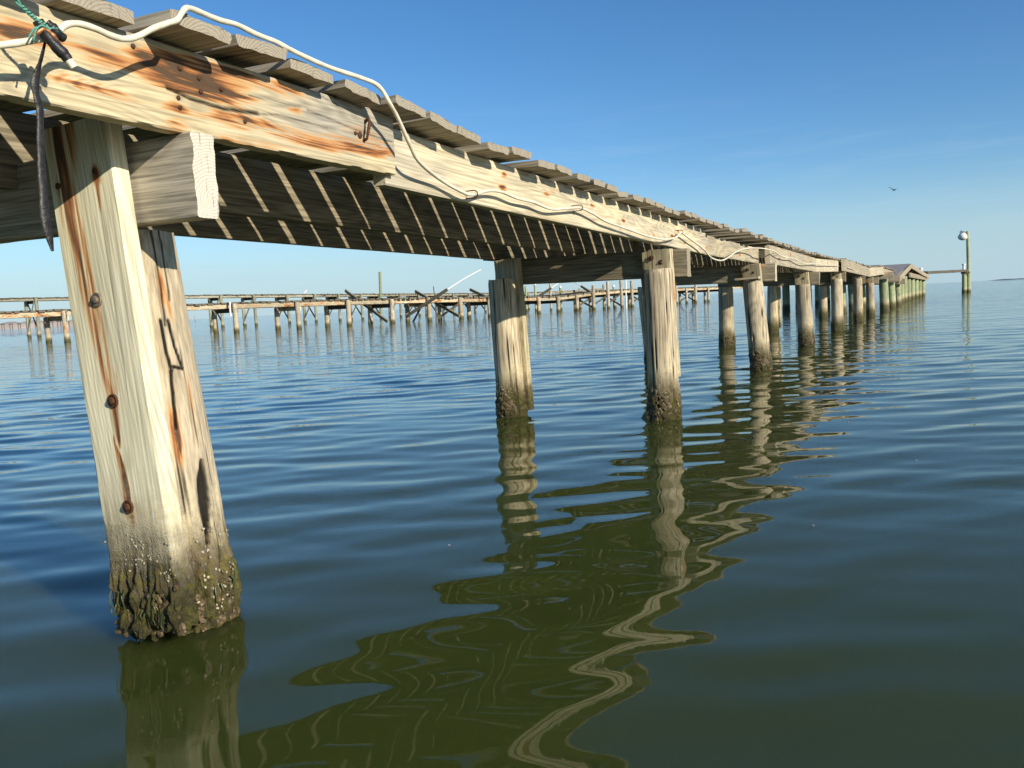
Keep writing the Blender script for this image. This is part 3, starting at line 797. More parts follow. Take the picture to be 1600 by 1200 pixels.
def pile_spots(cx, cy, r, lean, z0, z1, n, seed, a0=-2.4, a1=.9, clump=True):
    rs_ = np.random.RandomState(seed); S = []
    while len(S) < n:
        a = rs_.uniform(a0, a1); z = z0 + (z1 - z0) * rs_.beta(1.4, 1.6)
        if clump and pn(np.array([[math.cos(a) * 2.5, math.sin(a) * 2.5, z * 14]]), 9)[0] < rs_.uniform(-.25, .15): continue
        S.append(((cx - lean * z + r * math.cos(a), cy + r * math.sin(a), z), (math.cos(a), math.sin(a), .1)))
    return S
crust('barnacle', pile_spots(cx0, cy0, .113, LEAN, .03, .25, 190, 1), 'shell', hp, 1, .0024, .6)
crust('oyster', pile_spots(cx0, cy0, .109, LEAN, .0, .13, 150, 2), 'oyster', hp, 2, .0075, .7)
A = np.array(PM)
def plank_spots(n, seed, z0, z1):
    rs_ = np.random.RandomState(seed); S = []
    while len(S) < n:
        z = rs_.uniform(z0, z1); t = (1.20 - z) / 1.185; lz = rs_.uniform(-.10, .10)
        if pn(np.array([[lz * 22, z * 14, 0]]), 19)[0] < rs_.uniform(-.2, .15): continue
        W = A[:3, :3] @ np.array([t * LP, 0, lz]) + A[:3, 3]
        S.append(((W[0] + .004, W[1] - .027, W[2]), (.17, -1, .1)))
    return S
crust('barnacle', plank_spots(130, 3, .06, .27), 'shell', sp_, 3, .0021, .6)
crust('oyster', plank_spots(120, 4, .03, .14), 'oyster', sp_, 4, .0065, .7)
def weed(spots, parent, seed):
    rs_ = np.random.RandomState(seed); parts = []
    for p, nrm in spots:
        p = Vector(p); n_ = Vector(nrm).normalized(); sd = n_.cross(Vector((0, 0, 1))).normalized()
        L = rs_.uniform(.015, .045); w_ = rs_.uniform(.002, .0045); V = []
        for k in range(4):
            t = k / 3; c = p + Vector((0, 0, -1)) * L * t + n_ * (.006 + .006 * math.sin(t * 3)) + sd * rs_.uniform(-.003, .003)
            ww = w_ * (1 - .75 * t); V += [tuple(c - sd * ww), tuple(c + n_ * .002), tuple(c + sd * ww)]
        F = [(3 * k + i, 3 * k + i + 1, 3 * k + i + 4, 3 * k + i + 3) for k in range(3) for i in range(2)]
        parts.append((V, F))
    V, F = merge(parts)
    tag(put('seaweed', mesh('seaweed', V, F, angle=80), None, parent, M_['weed']), kind='stuff')
weed(pile_spots(cx0, cy0, .113, LEAN, .09, .15, 12, 6), hp, 6)
weed(plank_spots(14, 7, .07, .14), sp_, 7)

# generic bents
BY = [-2.0, 5.0, 8.3, 11.7, 15.35, 19.3, 22.2]
for bi, y in enumerate(BY):
    rs_ = np.random.RandomState(300 + bi)
    xr = -1.47 + XO(y); xl = -2.53 + XO(y) * .9
    zt = ZD(y) - .192 - (.035 if y > 6 else 0)      # underside of stringers
    zr = {5.0: 1.036, 8.3: 1.015, 11.7: .975, 15.35: 1.02, 19.3: .98, 22.2: .97}.get(y, zt)
    zl = ZD(y) - .194
    hb = .172
    x1 = xr + (.145 if y > 6 else .150)
    if y > 20: x1 += .05
    if y == 11.7: x1 += .02
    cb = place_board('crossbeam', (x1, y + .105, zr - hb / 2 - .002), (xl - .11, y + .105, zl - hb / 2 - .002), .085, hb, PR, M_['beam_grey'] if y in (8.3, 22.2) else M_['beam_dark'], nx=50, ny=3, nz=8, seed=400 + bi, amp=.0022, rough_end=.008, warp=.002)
    for side, xc in ((1, xr), (-1, xl)):
        ztop = (zr if side > 0 else zl)
        H = ({5.0: .915, 8.3: .855, 11.7: .815, 15.35: .90, 19.3: .92, 22.2: .83}.get(y, .9) if side > 0 else {5.0: .912}.get(y, ztop - hb - .004))
        lean = rs_.uniform(-.02, .02) if y != 8.3 else -.075
        if y == 5.0: lean = (-.02 if side > 0 else -.035)
        if y == 11.7 and side > 0: lean = -.05
        yc = y - .045
        if not (side < 0 and y > 5.5):
            yo = yc
        else: yo = y + .02
        near = y < 12
        r0 = (.098 if y == 5.0 else .102) if side > 0 else (.097 if y == 5. else .106)
        me = pile_mesh('pile', H, r0, r0 * .93, M=72 if y == 5.0 else (44 if near else 26), n=170 if y == 5. else (90 if near else 46), seed=500 + bi * 7 + side, zb=-.5, lean=(lean, 0), crust=.014, bow=rs_.uniform(-.008, .008), checks=14 if y == 5. else 7)
        pl_ = put('pile', me, Matrix.Translation((xc + (.012 if side > 0 else (.022 if y == 5. else 0)), yo, 0)), PR, M_['pile'])
        if near and y > 0:
            rr3 = r0 + .004
            crust('barnacle', pile_spots(xc + .012, yo, rr3, -lean, .02, .24, 110, 600 + bi + side, clump=True), 'shell', pl_, 11 + bi, .0030, .7)
            crust('oyster', pile_spots(xc + .012, yo, rr3, -lean, .0, .15, 110, 640 + bi + side), 'oyster', pl_, 31 + bi, .010, .6)
        # the board sistered behind the pile, its head showing above the pile
        if side > 0 or y in (5.0, 8.3, 15.35):
            foot = .03 if (y == 5.0 and side < 0) else (.25 if side > 0 else .1)
            xb = xc + (-.005 if side > 0 else .040)
            wd_ = .185 if y < 12 else .17
            lx = lean
            pbd = place_board('post_board', (xb + lx * ztop, y + .030, ztop - .003), (xb + .012 + lx * foot, y + .030, foot), .058, wd_, PR, M_['post'], up=(1, -.1, 0), nx=60 if near else 20, ny=2, nz=10 if near else 4, seed=700 + bi * 2 + side, amp=.0016, rough_end=.01)
            if side > 0 and 0 < y < 16:
                for kk in range(2):
                    bolt((xb - .03 + .06 * kk + lx * (ztop - .06), y - .0015, ztop - .05 - .03 * kk), pbd, 'rust', r=.008)
# a splintered cap board sitting on the third pile
place_board('cap_splinter', (-1.66, 8.20, .872), (-1.44, 8.21, .882), .16, .022, PR, M_['beam_grey'], nx=24, ny=6, nz=2, seed=808, amp=.004, rough_end=.03)
# driftwood scrap lying on the ledge between bents two and three
# green treated piles further out
for i, y in enumerate([26.2, 28.9, 32.0]):
    for side in (1, -1):
        xc = (-1.36 if side > 0 else -2.5) + XO(y)
        H = {26.2: .95, 28.9: .86, 32.0: .82}[y]
        me = pile_mesh('pile', H, .128 if side > 0 else .12, .12, M=26, n=40, seed=820 + i * 2 + side, lean=(-.03, 0))
        tag(put('pile', me, Matrix.Translation((xc, y, 0)), PR, M_['pile_green']), 'pale green treated pile')
    place_board('crossbeam', (-1.12 + XO(y), y - .17, {26.2: 1.03, 28.9: .93, 32.: .86}[y]), (-2.7 + XO(y), y - .17, {26.2: 1.0, 28.9: .95, 32.: .9}[y]), .08, .2, PR, M_['beam_grey'], nx=16, nz=3, seed=840 + i)

# ------------------------------------------------------------------ cable, tape, twine, strap
CABLE =  [[-1.37, 0.7, 1.16], [-1.37, 0.8, 1.185], [-1.37, 0.876, 1.203], [-1.37, 0.903, 1.214], [-1.365, 0.934, 1.225], [-1.355, 0.96, 1.235], [-1.35, 0.977, 1.243], [-1.345, 0.992, 1.252], [-1.345, 1.001, 1.263], [-1.345, 1.015, 1.273], [-1.345, 1.037, 1.279], [-1.345, 1.069, 1.279], [-1.345, 1.102, 1.275], [-1.345, 1.13, 1.277], [-1.345, 1.159, 1.289], [-1.34, 1.194, 1.312], [-1.335, 1.225, 1.329], [-1.33, 1.244, 1.339], [-1.33, 1.256, 1.354], [-1.335, 1.274, 1.371], [-1.345, 1.3, 1.379], [-1.36, 1.349, 1.385], [-1.37, 1.403, 1.389], [-1.375, 1.456, 1.395], [-1.375, 1.515, 1.39], [-1.375, 1.577, 1.389], [-1.375, 1.632, 1.383], [-1.38, 1.719, 1.379], [-1.385, 1.801, 1.379], [-1.38, 1.904, 1.379], [-1.372, 1.965, 1.374], [-1.365, 1.993, 1.358], [-1.36, 2.014, 1.33], [-1.37, 2.069, 1.297], [-1.385, 2.145, 1.237], [-1.4, 2.217, 1.196], [-1.435, 2.403, 1.164], [-1.435, 2.548, 1.138], [-1.435, 2.616, 1.138], [-1.435, 2.724, 1.162], [-1.435, 2.837, 1.168], [-1.435, 2.972, 1.156], [-1.435, 3.12, 1.154], [-1.435, 3.279, 1.141], [-1.435, 3.432, 1.153], [-1.435, 3.623, 1.171], [-1.435, 3.777, 1.159], [-1.435, 3.968, 1.133], [-1.435, 4.301, 1.114], [-1.435, 4.651, 1.094], [-1.435, 4.972, 1.091], [-1.435, 5.246, 1.116], [-1.435, 5.372, 1.151], [-1.435, 5.546, 1.13], [-1.435, 5.945, 1.073], [-1.44, 6.233, 1.014], [-1.44, 6.574, 1.004], [-1.44, 6.883, 1.047], [-1.44, 7.193, 1.099], [-1.44, 7.642, 1.137], [-1.4, 8.048, 1.149], [-1.365, 8.253, 1.142], [-1.365, 8.584, 1.135], [-1.365, 8.937, 1.108], [-1.365, 9.366, 1.096], [-1.365, 9.936, 1.101], [-1.365, 10.244, 1.08], [-1.365, 10.86, 1.063], [-1.365, 11.897, 1.084], [-1.365, 12.969, 1.088], [-1.365, 14.242, 1.103], [-1.365, 15.776, 1.115], [-1.26, 15.637, 1.089], [-1.26, 16.873, 1.068], [-1.26, 18.665, 1.022], [-1.26, 20.011, 0.994]]
cb = thing('electric_cable', (-1.36, 1.0, 1.24), 'white cable draped along the sunny side of the near pier, spliced with black tape', 'cable')
put('cable_sheath', tube_mesh('cable_sheath', CABLE, .0061, M=10, sub=6, wob=.04), None, cb, M_['cable'])
for i, (y, z, x) in enumerate([(5.372, 1.156, -1.4735), (3.623, 1.172, -1.4735), (8.75, 1.112, -1.4165), (2.62, 1.140, -1.4735)]):
    put('staple', tube_mesh('staple', [(x - .004, y - .004, z + .012), (x + .046, y - .002, z + .011), (x + .046, y + .004, z - .010), (x - .004, y + .006, z - .012)], .0022, M=6, sub=4), None, cb, M_['rust'])
TAPE = [[-1.342, .955, 1.262], [-1.338, .967, 1.239], [-1.333, .977, 1.224], [-1.328, .988, 1.212], [-1.326, .993, 1.204]]
put('tape_wrap', tube_mesh('tape_wrap', TAPE, .0095, M=12, sub=5, wob=.09, seed=3), None, cb, M_['tape'])
put('tape_wrap', tube_mesh('tape_wrap', [[-1.338, .968, 1.262], [-1.336, .975, 1.256], [-1.334, .985, 1.246], [-1.336, .995, 1.243]], .0080, M=10, sub=5, wob=.16, seed=5), None, cb, M_['tape'])
put('cable_end', tube_mesh('cable_end', [[-1.327, .990, 1.207], [-1.324, .996, 1.199], [-1.322, 1.000, 1.192]], .0068, M=10, sub=3), None, cb, M_['cable'])
put('bare_wire', tube_mesh('bare_wire', [[-1.338, .947, 1.238], [-1.332, .957, 1.247], [-1.330, .968, 1.243], [-1.330, .976, 1.235], [-1.334, .983, 1.232]], .004, M=8, sub=5, wob=.2), None, cb, M_['copper'])

def twine():
    base = np.array([[-1.40, .86, 1.352], [-1.35, .895, 1.318], [-1.34, .926, 1.278], [-1.338, .939, 1.268], [-1.336, .951, 1.26], [-1.332, .962, 1.253], [-1.330, .967, 1.246]])
    parts = []
    Q = []
    for i in range(len(base) - 1):
        for s in np.linspace(0, 1, 8, endpoint=False): Q.append(base[i] * (1 - s) + base[i + 1] * s)
    Q = np.array(Q)
    for ph in (0, math.pi):
        a = np.arange(len(Q)) * 1.1 + ph
        P = Q + .0024 * np.stack([np.cos(a), np.zeros_like(a), np.sin(a)], -1)
        me = tube_mesh('t', P, .0018, M=6, sub=3)
        parts.append(([v.co[:] for v in me.vertices], [tuple(p.vertices) for p in me.polygons])); bpy.data.meshes.remove(me)
    for L in ([[-1.330, .966, 1.250], [-1.328, .95, 1.250], [-1.330, .941, 1.240], [-1.333, .938, 1.226], [-1.342, .940, 1.222]], [[-1.330, .966, 1.250], [-1.328, .978, 1.253], [-1.330, .989, 1.251], [-1.336, .994, 1.247]], [[-1.342, .936, 1.23], [-1.336, .944, 1.246], [-1.33, .957, 1.249]]):
        me = tube_mesh('t', L, .0016, M=6, sub=5)
        parts.append(([v.co[:] for v in me.vertices], [tuple(p.vertices) for p in me.polygons])); bpy.data.meshes.remove(me)
    V, F = merge(parts)
    tag(put('twine', mesh('twine', V, F, angle=70), mat=M_['twine']), 'teal green twisted twine knotted round the taped cable splice', 'twine')
twine()
STRAP = [[-1.345, .968, 1.245], [-1.35, .970, 1.232], [-1.362, .968, 1.205], [-1.372, .965, 1.183], [-1.375, .961, 1.161], [-1.375, .963, 1.14], [-1.375, .966, 1.124], [-1.376, .964, 1.091], [-1.378, .961, 1.037], [-1.378, .959, .982], [-1.377, .958, .932], [-1.375, .963, .880]]
tp = ([0, .08, .2, .34, .42, .5, .62, .8, .93, 1], [.35, .3, .42, 1.0, .75, .85, .8, 1.0, 1.15, .35])
me = tube_mesh('rubber_strip', STRAP, .0085, M=12, sub=9, flat=.4, wob=.05, seed=2, taper=tp)
tag(put('rubber_strip', me, mat=M_['strap']), 'perished black rubber strip hanging from the cable splice in front of the nearest post', 'strip')

# ------------------------------------------------------------------ boathouse at the pier's far end
BH = thing('boathouse', (-1.9, 42, 0), 'low grey gabled boathouse on pale green piles at the far end of the pier', 'boathouse')
def xe_(y): return float(np.interp(y, [30, 39, 54, 62], [-1.02, -.83, -.22, -.02]))
def roof_slab(name, y0, z0, y1, z1, th, parent, mat, n=8):
    V = []
    for i in range(n + 1):
        t = i / n; y = y0 + (y1 - y0) * t; z = z0 + (z1 - z0) * t + .025 * math.sin(t * 6 + 1)
        for x in (xe_(y) + .12, xe_(y) - 4.2):
            V += [(x, y, z), (x, y, z + th)]
    F = []
    for i in range(n):
        a = i * 4; b = a + 4
        F += [(a, b, b + 2, a + 2), (a + 1, a + 3, b + 3, b + 1), (a, a + 1, b + 1, b), (a + 2, b + 2, b + 3, a + 3)]
    F += [(0, 2, 3, 1), (n * 4, n * 4 + 1, n * 4 + 3, n * 4 + 2)]
    return put(name, mesh(name, V, F, angle=30), None, parent, mat)
rf = roof_slab('roof', 29.8, 1.01, 38.6, 1.53, .05, BH, M_['roof'])
rf2 = roof_slab('roof', 38.62, 1.53, 54.5, 1.20, .05, BH, M_['roof'])
def rake(y0, z0, y1, z1, dz=.19):
    place_board('fascia', (xe_(y0) + .16, y0, z0 - .08), (xe_(y1) + .16, y1, z1 - .08), .05, dz, BH, M_['beam_grey'], nx=24, nz=4, seed=901 + int(y0))
rake(29.8, 1.03, 38.6, 1.58); rake(38.65, 1.58, 47, 1.37); rake(47.02, 1.37, 55, 1.20)
for i, y in enumerate([33.0, 36.0, 38.6, 41.2, 44, 47, 50, 53.6]):
    zr = float(np.interp(y, [29.8, 38.6, 54.5], [.98, 1.52, 1.16]))
    for x0, sd in ((xe_(y) - .12, 1), (xe_(y) - 3.9, -1)):
        me = pile_mesh('pile', min(zr - .22, .62 + .06 * (i % 3)) + .35, .145, .135, M=20, n=32, seed=920 + i * 2 + sd)
        tag(put('pile', me, Matrix.Translation((x0, y, 0)), BH, M_['pile_green']), None)
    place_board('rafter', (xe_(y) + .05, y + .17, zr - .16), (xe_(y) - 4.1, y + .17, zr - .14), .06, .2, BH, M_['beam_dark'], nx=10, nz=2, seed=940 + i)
place_board('wall_plate', (xe_(39) + .08, 39.5, 1.14), (xe_(54) + .08, 54, 1.02), .06, .2, BH, M_['beam_grey'], nx=30, nz=3, seed=960)
# small white pipe vent standing at the far corner of the roof
v, f = lathe([(.0001, 0), (.07, 0), (.07, .26), (.10, .27), (.10, .36), (.0001, .38)], 12)
put('vent_pipe', mesh('vent_pipe', v, f), Matrix.Translation((-.42, 52.5, 1.27)), BH, M_['white'])
# loose white rope looped on the first boathouse pile
tag(put('mooring_rope', tube_mesh('mooring_rope', [(-1.0, 29.4, 1.02), (-.98, 30.5, .93), (-.93, 32, .83), (-.9, 32.8, .82), (-.86, 33.5, .9), (-.84, 34.2, 1.02)], .022, M=8, sub=6), mat=M_['cable']), 'pale rope sagging below the eave of the boathouse', 'rope')

# ------------------------------------------------------------------ catwalk and lamp post
CW = thing('catwalk', (1.0, 60, 0), 'narrow dark plank catwalk running from the boathouse to the lamp post', 'catwalk')
place_board('walk_plank', (-.35, 54.8, 1.375), (2.10, 64.0, 1.47), .55, .16, CW, M_['far_deck'], nx=40, ny=4, nz=2, seed=970, amp=.012)
me = pile_mesh('pile', 1.40, .15, .14, M=20, n=30, seed=972)
put('pile', me, Matrix.Translation((2.09, 63.85, 0)), CW, M_['pile_green'])
place_board('cleat', (1.90, 63.7, 1.33), (2.42, 63.78, 1.33), .10, .14, CW, M_['far_deck'], nx=6, nz=2, seed=973)
v, f = lathe([(.0001, 0), (.085, 0), (.085, .15), (.075, .17), (.075, .27), (.115, .28), (.115, .38), (.0001, .40)], 12)
put('pipe_cap', mesh('pipe_cap', v, f), Matrix.Translation((2.06, 63.7, 1.55)), CW, M_['white'])
LP_ = thing('lamp_post', (2.31, 64.0, 0), 'tall wooden post standing in the water with a round white lamp', 'lamp post')
put('pole', pile_mesh('pole', 4.08, .135, .10, M=20, n=60, seed=980, lean=(-.018, 0), bow=.02), Matrix.Translation((2.36, 64.0, 0)), LP_, M_['pile_green'])
lm = put('lamp', mesh('lamp', *lathe([(.0001, .30), (.07, .29), (.10, .25), (.20, .19), (.27, .10), (.29, .0), (.27, -.09), (.20, -.17), (.10, -.215), (.0001, -.225)], 24)), Matrix.Translation((1.99, 63.95, 3.72)) @ Matrix.Rotation(.12, 4, 'Y'), LP_, M_['white'])
v, f = merge([box_v((0, 0, .37), (.24, .18, .15)), lathe([(.0001, .50), (.07, .49), (.07, .44), (.0001, .43)], 10)])
put('lamp_housing', mesh('lamp_housing', v, f), Matrix.Translation((1.94, 63.95, 3.66)), lm, M_['lampmetal'])
put('lamp_arm', tube_mesh('lamp_arm', [(2.30, 64.0, 3.92), (2.18, 63.98, 4.02), (2.04, 63.95, 4.03)], .03, M=8, sub=4), None, LP_, M_['lampmetal'])

# ------------------------------------------------------------------ the far piers
def catpath(P, step=.05):
    P = np.array(P, float); d = np.concatenate([[0], np.cumsum(np.linalg.norm(np.diff(P[:, :2], axis=0), axis=1))])
    s = np.arange(0, d[-1], step)
    Q = np.stack([np.interp(s, d, P[:, k]) for k in range(P.shape[1])], -1)
    k = int(1.2 / step); ker = np.ones(k) / k
    Qs = Q.copy()
    for c in range(2):
        pad = np.concatenate([2 * Q[0, c] - Q[k:0:-1, c], Q[:, c], 2 * Q[-1, c] - Q[-2:-k - 2:-1, c]])
        Qs[:, c] = np.convolve(pad, ker, 'same')[k:-k]
    return s, Qs

def far_pier(root, path, width, pitch, bents, seed, pile_r, mats, brace, rise=None, deck_t=.085, st_h=.2, lowdetail=False):
    """path = right edge (x, y, deck height); bents = arc positions"""
    s, Q = catpath(path)
    T = np.gradient(Q[:, :2], axis=0); T /= np.linalg.norm(T, axis=1)[:, None]
    Nn = np.tile(np.array([-.993, .12]), (len(Q), 1))   # bents lie square to the shore, not to each bend
    at = lambda d: min(len(s) - 1, max(0, int(round(d / .05))))
    rr = np.random.RandomState(seed)
    wood_m, pile_m, deck_m = mats
    # deck: one mesh of many short boards
    parts = []; d = 0
    while d < s[-1]:
        i = at(d); c = Q[i]; n = Nn[i]; t = T[i]; w_ = pitch * rr.uniform(.66, .86); dz = rr.normal() * .010; ov = .12 + rr.normal() * .035
        a = np.array([*(c[:2] - n * ov), c[2] + dz + rr.normal() * .004]); b = np.array([*(c[:2] + n * (width + .07)), c[2] + dz])
        tt = np.array([t[0], t[1], 0]) * w_ / 2; up = np.array([0, 0, deck_t])
        V = [a - tt, a + tt, b + tt, b - tt, a - tt + up, a + tt + up, b + tt + up, b - tt + up]
        parts.append((V, [(3, 2, 1, 0), (4, 5, 6, 7), (0, 1, 5, 4), (1, 2, 6, 5), (2, 3, 7, 6), (3, 0, 4, 7)]))
        d += pitch
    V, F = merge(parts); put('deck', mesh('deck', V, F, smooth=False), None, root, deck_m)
    P3 = lambda d, off, z: (float(Q[at(d), 0] + Nn[at(d), 0] * off), float(Q[at(d), 1] + Nn[at(d), 1] * off), float(z))
    zd = lambda d: float(Q[at(d), 2])
    ends = [0.] + list(bents) + [float(s[-1])]
    for k in range(len(ends) - 1):
        a, b = ends[k], ends[k + 1]
        if b - a < .3: continue
        for off in (0, width):
            place_board('stringer', P3(a, off, zd(a) - st_h / 2 - .004), P3(b, off, zd(b) - st_h / 2 - .004), .06, st_h, root, wood_m, nx=12, nz=2, seed=seed + k, amp=.004, ch=.006)
    for k, d in enumerate(bents):
        up_ = rise(k) if rise else 0.
        zb = zd(d) - st_h - .01
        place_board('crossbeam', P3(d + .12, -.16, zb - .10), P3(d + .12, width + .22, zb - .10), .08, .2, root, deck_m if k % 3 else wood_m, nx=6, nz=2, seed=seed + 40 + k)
        for off in (-.13, width - .05):
            H = (zd(d) + .02 if off < 0 else zb - .02) + (up_ if off < 0 or (k % 2 == 0 and up_) else 0)
            me = pile_mesh('pile', H, pile_r * rr.uniform(.92, 1.1), pile_r * .92, M=14 if lowdetail else 18, n=24, seed=seed + 90 + k * 2 + int(off > 0), lean=(rr.uniform(-.02, .02), rr.uniform(-.02, .02)), crust=.02)
            put('pile', me, Matrix.Translation(P3(d, off, 0)), root, pile_m)
        b = brace(k)
        if b:
            for q in b:
                z0, z1 = (zb - .08, .12) if q > 0 else (.12, zb - .08)
                place_board('brace', P3(d - .08 * q, -.10, z0), P3(d - .08 * q, width, z1), .04, .12, root, wood_m if q > 0 else deck_m, nx=6, nz=2, seed=seed + 200 + k)
    return P3, zd

P2 = [(-40.0, 14.0, 1.36), (-36.2, 19.6, 1.36), (-33.6, 23.8, 1.36), (-29.5, 29.5, 1.36), (-26.6, 33.4, 1.30), (-24.3, 36.2, 1.24), (-23.5, 39.0, 1.20), (-23.3, 43.5, 1.14), (-22.6, 47.5, 1.08), (-22.3, 50.5, 1.02), (-22.1, 53.0, 1.07), (-21.8, 57.0, 1.26), (-21.3, 62.0, 1.36), (-20.6, 68.0, 1.36), (-19.3, 76.0, 1.36), (-18.3, 84.0, 1.36), (-17.4, 90.0, 1.36)]
PI2 = thing('ruined_pier', (-25, 36, 0), 'lower far pier with a rust-streaked pale stringer and dark deck boards across the bay', 'pier')
B2 = [1.4, 4.9, 8.3, 11.65, 15.05, 18.75, 21.7, 24.2, 26.45, 28.8, 31.5, 34.6, 37.2, 39.85, 42.45, 45.25, 47.95, 50.4, 52.8, 54.7, 57.4, 59.95, 63.4, 65.55, 67.55, 70.8, 74.0]
P3b, zd2 = far_pier(PI2, P2, 1.45, .30, B2, 1000, .125, (M_['far_wood'], M_['far_pile'], M_['far_deck']),
    brace=lambda k: {10: (1, -1), 16: (1, -1), 17: (1,), 18: (1, -1), 20: (1, -1), 22: (1,), 24: (1, -1)}.get(k, ()),
    rise=lambda k: {16: .5, 17: .72, 18: .75, 19: .7, 20: .3, 22: .35, 24: .35}.get(k, 0.))

P4 = [(-66, 27, 2.85), (-57, 36.0, 2.74), (-50.5, 43.2, 2.52), (-46.2, 48.6, 2.33), (-44.3, 54.5, 2.20), (-43.0, 61.0, 2.10), (-42.2, 68, 2.0), (-41.2, 76.0, 1.92), (-40.2, 86.0, 1.86), (-39.0, 98.0, 1.82)]
PI3 = thing('high_pier', (-45, 52, 0), 'taller thin walkway pier on cross-braced posts behind the rust-streaked pier', 'pier')
B4 = [11.45, 14.55, 18.2, 22.45, 26.75, 29.2, 32.05, 34.5, 36.9, 39.4, 41.55, 44.15, 46.8, 49.45, 52.1, 54.7, 57.4, 60.2, 63.15, 66.1]
P3c, zd4 = far_pier(PI3, P4, 1.25, .28, B4, 2000, .12, (M_['far_grey'], M_['far_greygreen'], M_['far_deck']),
    brace=lambda k: (1, -1) if k % 3 != 2 else (1,), deck_t=.07, st_h=.15, lowdetail=True)


# ------------------------------------------------------------------ net booms, posts and birds about the far piers
def boom(p0, p1, p2, lab, w=.17):
    """a heavy grey timber from p0 to p1, sometimes with a thin white pole going on to p2"""
    r_ = thing('net_boom', (p0[0], p0[1], 0), lab, 'net boom', 'timber net booms leaning on the far pier')
    place_board('timber', p0, p1, .08, w, r_, M_['beam_dark'], up=(0, -.3, 1), nx=8, nz=2, seed=int(abs(p0[0] * 31)) % 900)
    if p2: put('pole', tube_mesh('pole', [p1, tuple((Vector(p1) + Vector(p2)) / 2 + Vector((0, 0, .04))), p2], .030, M=8, sub=4, taper=([0, 1], [1.1, .85])), None, r_, M_['white'])
OFF = -.30
def sh(p): return (p[0] + .03, p[1] - .22, p[2])
boom(sh((-24.84, 35.62, .13)), sh((-27.66, 35.96, 1.86)), None, 'long dark timber leaning up to the left, leftmost boom on the far pier')
boom(sh((-25.05, 37.87, .4)), sh((-22.32, 37.54, 1.64)), (-21.40, 39.40, 2.63), 'dark timber leaning up to the right with the longest thin white pole')
boom(sh((-23.35, 40.36, .19)), sh((-26.38, 40.73, 1.72)), None, 'dark timber leaning up left whose upper half shows left of the longest white pole')
boom(sh((-23.07, 43.44, 1.12)), sh((-24.4, 43.6, 1.70)), None, 'short dark timber leaning up left, close beside a round pile of the near pier')
boom(sh((-24.47, 51.51, .66)), sh((-22.51, 51.28, 1.65)), (-22.05, 53.5, 2.43), 'left timber of the pair with white poles leaning together under the near crossbeam')
boom(sh((-21.7, 56.70, 1.20)), sh((-22.6, 56.82, 1.76)), (-23.9, 56.9, 2.5), 'right timber of the pair with white poles leaning together under the near crossbeam')
tag(place_board('loose_batten', (-25.50, 39.6, .72), (-26.12, 39.7, -.05), .05, .10, None, M_['far_deck'], nx=4, nz=1, seed=55), 'thin dark batten slanting into the water beneath the far pier', 'batten')
tag(put('mooring_post', pile_mesh('mooring_post', 4.05, .13, .11, M=18, n=40, seed=61, lean=(.04, 0)), Matrix.Translation((-43.0, 60.4, 0)), None, M_['pile_green']), 'tall pale green post rising high above both far piers', 'post')
tag(put('thin_rod', tube_mesh('thin_rod', [(-37.1, 60, -.4), (-37.14, 60, 1.5), (-37.2, 60, 2.5)], .045, M=8, sub=4), None, None, M_['far_deck']), 'thin dark rod standing between the two far piers', 'rod')
tag(put('dock_post', pile_mesh('dock_post', 2.75, .09, .08, M=14, n=30, seed=63), Matrix.Translation((-27.4, 62.0, 0)), None, M_['far_pile']), 'tallest dark post behind the far pier, seen under the near crossbeam', 'post')
tag(put('white_pole', tube_mesh('white_pole', [(-21.25, 62.6, -.4), (-21.22, 62.6, 1.2), (-21.2, 62.6, 2.2)], .06, M=10, sub=4), None, None, M_['white']), 'thin white pole standing beside the far pier near the round pile', 'pole')
tag(put('white_pole', tube_mesh('white_pole', [(-29.35, 29.2, .8), (-29.35, 29.2, 1.1), (-29.33, 29.2, 1.46)], .045, M=10, sub=4), None, None, M_['white']), 'short white pipe fixed to a pile top of the nearer far pier', 'pipe')
# a low dock with posts behind the far pier
DK = thing('low_dock', (-30, 66, 0), 'small low dock with white-topped posts half hidden behind the far pier', 'dock')
for i, (dx, hh) in enumerate([(-3.2, 2.2), (-2.4, 2.25), (-.1, 1.9), (1.6, 1.75), (4.6, 1.72)]):
    x = -28.3 + dx; y = 66 + .2 * i
    put('pile', pile_mesh('pile', hh, .11, .10, M=14, n=20, seed=640 + i), Matrix.Translation((x, y, 0)), DK, M_['pile_green'])
    if i in (1, 2, 4):
        v, f = lathe([(.0001, 0), (.13, 0), (.10, .12), (.0001, .2)], 10)
        put('pile_cap', mesh('pile_cap', v, f), Matrix.Translation((x, y, hh)), DK, M_['white'])
place_board('deck', (-31.8, 65.8, 1.30), (-23.5, 66.8, 1.30), 1.2, .12, DK, M_['far_deck'], nx=30, ny=4, nz=1, seed=660, amp=.01)
place_board('bench', (-28.6, 65.9, 1.55), (-24.6, 66.5, 1.58), .3, .14, DK, M_['far_wood'], nx=12, nz=1, seed=661)

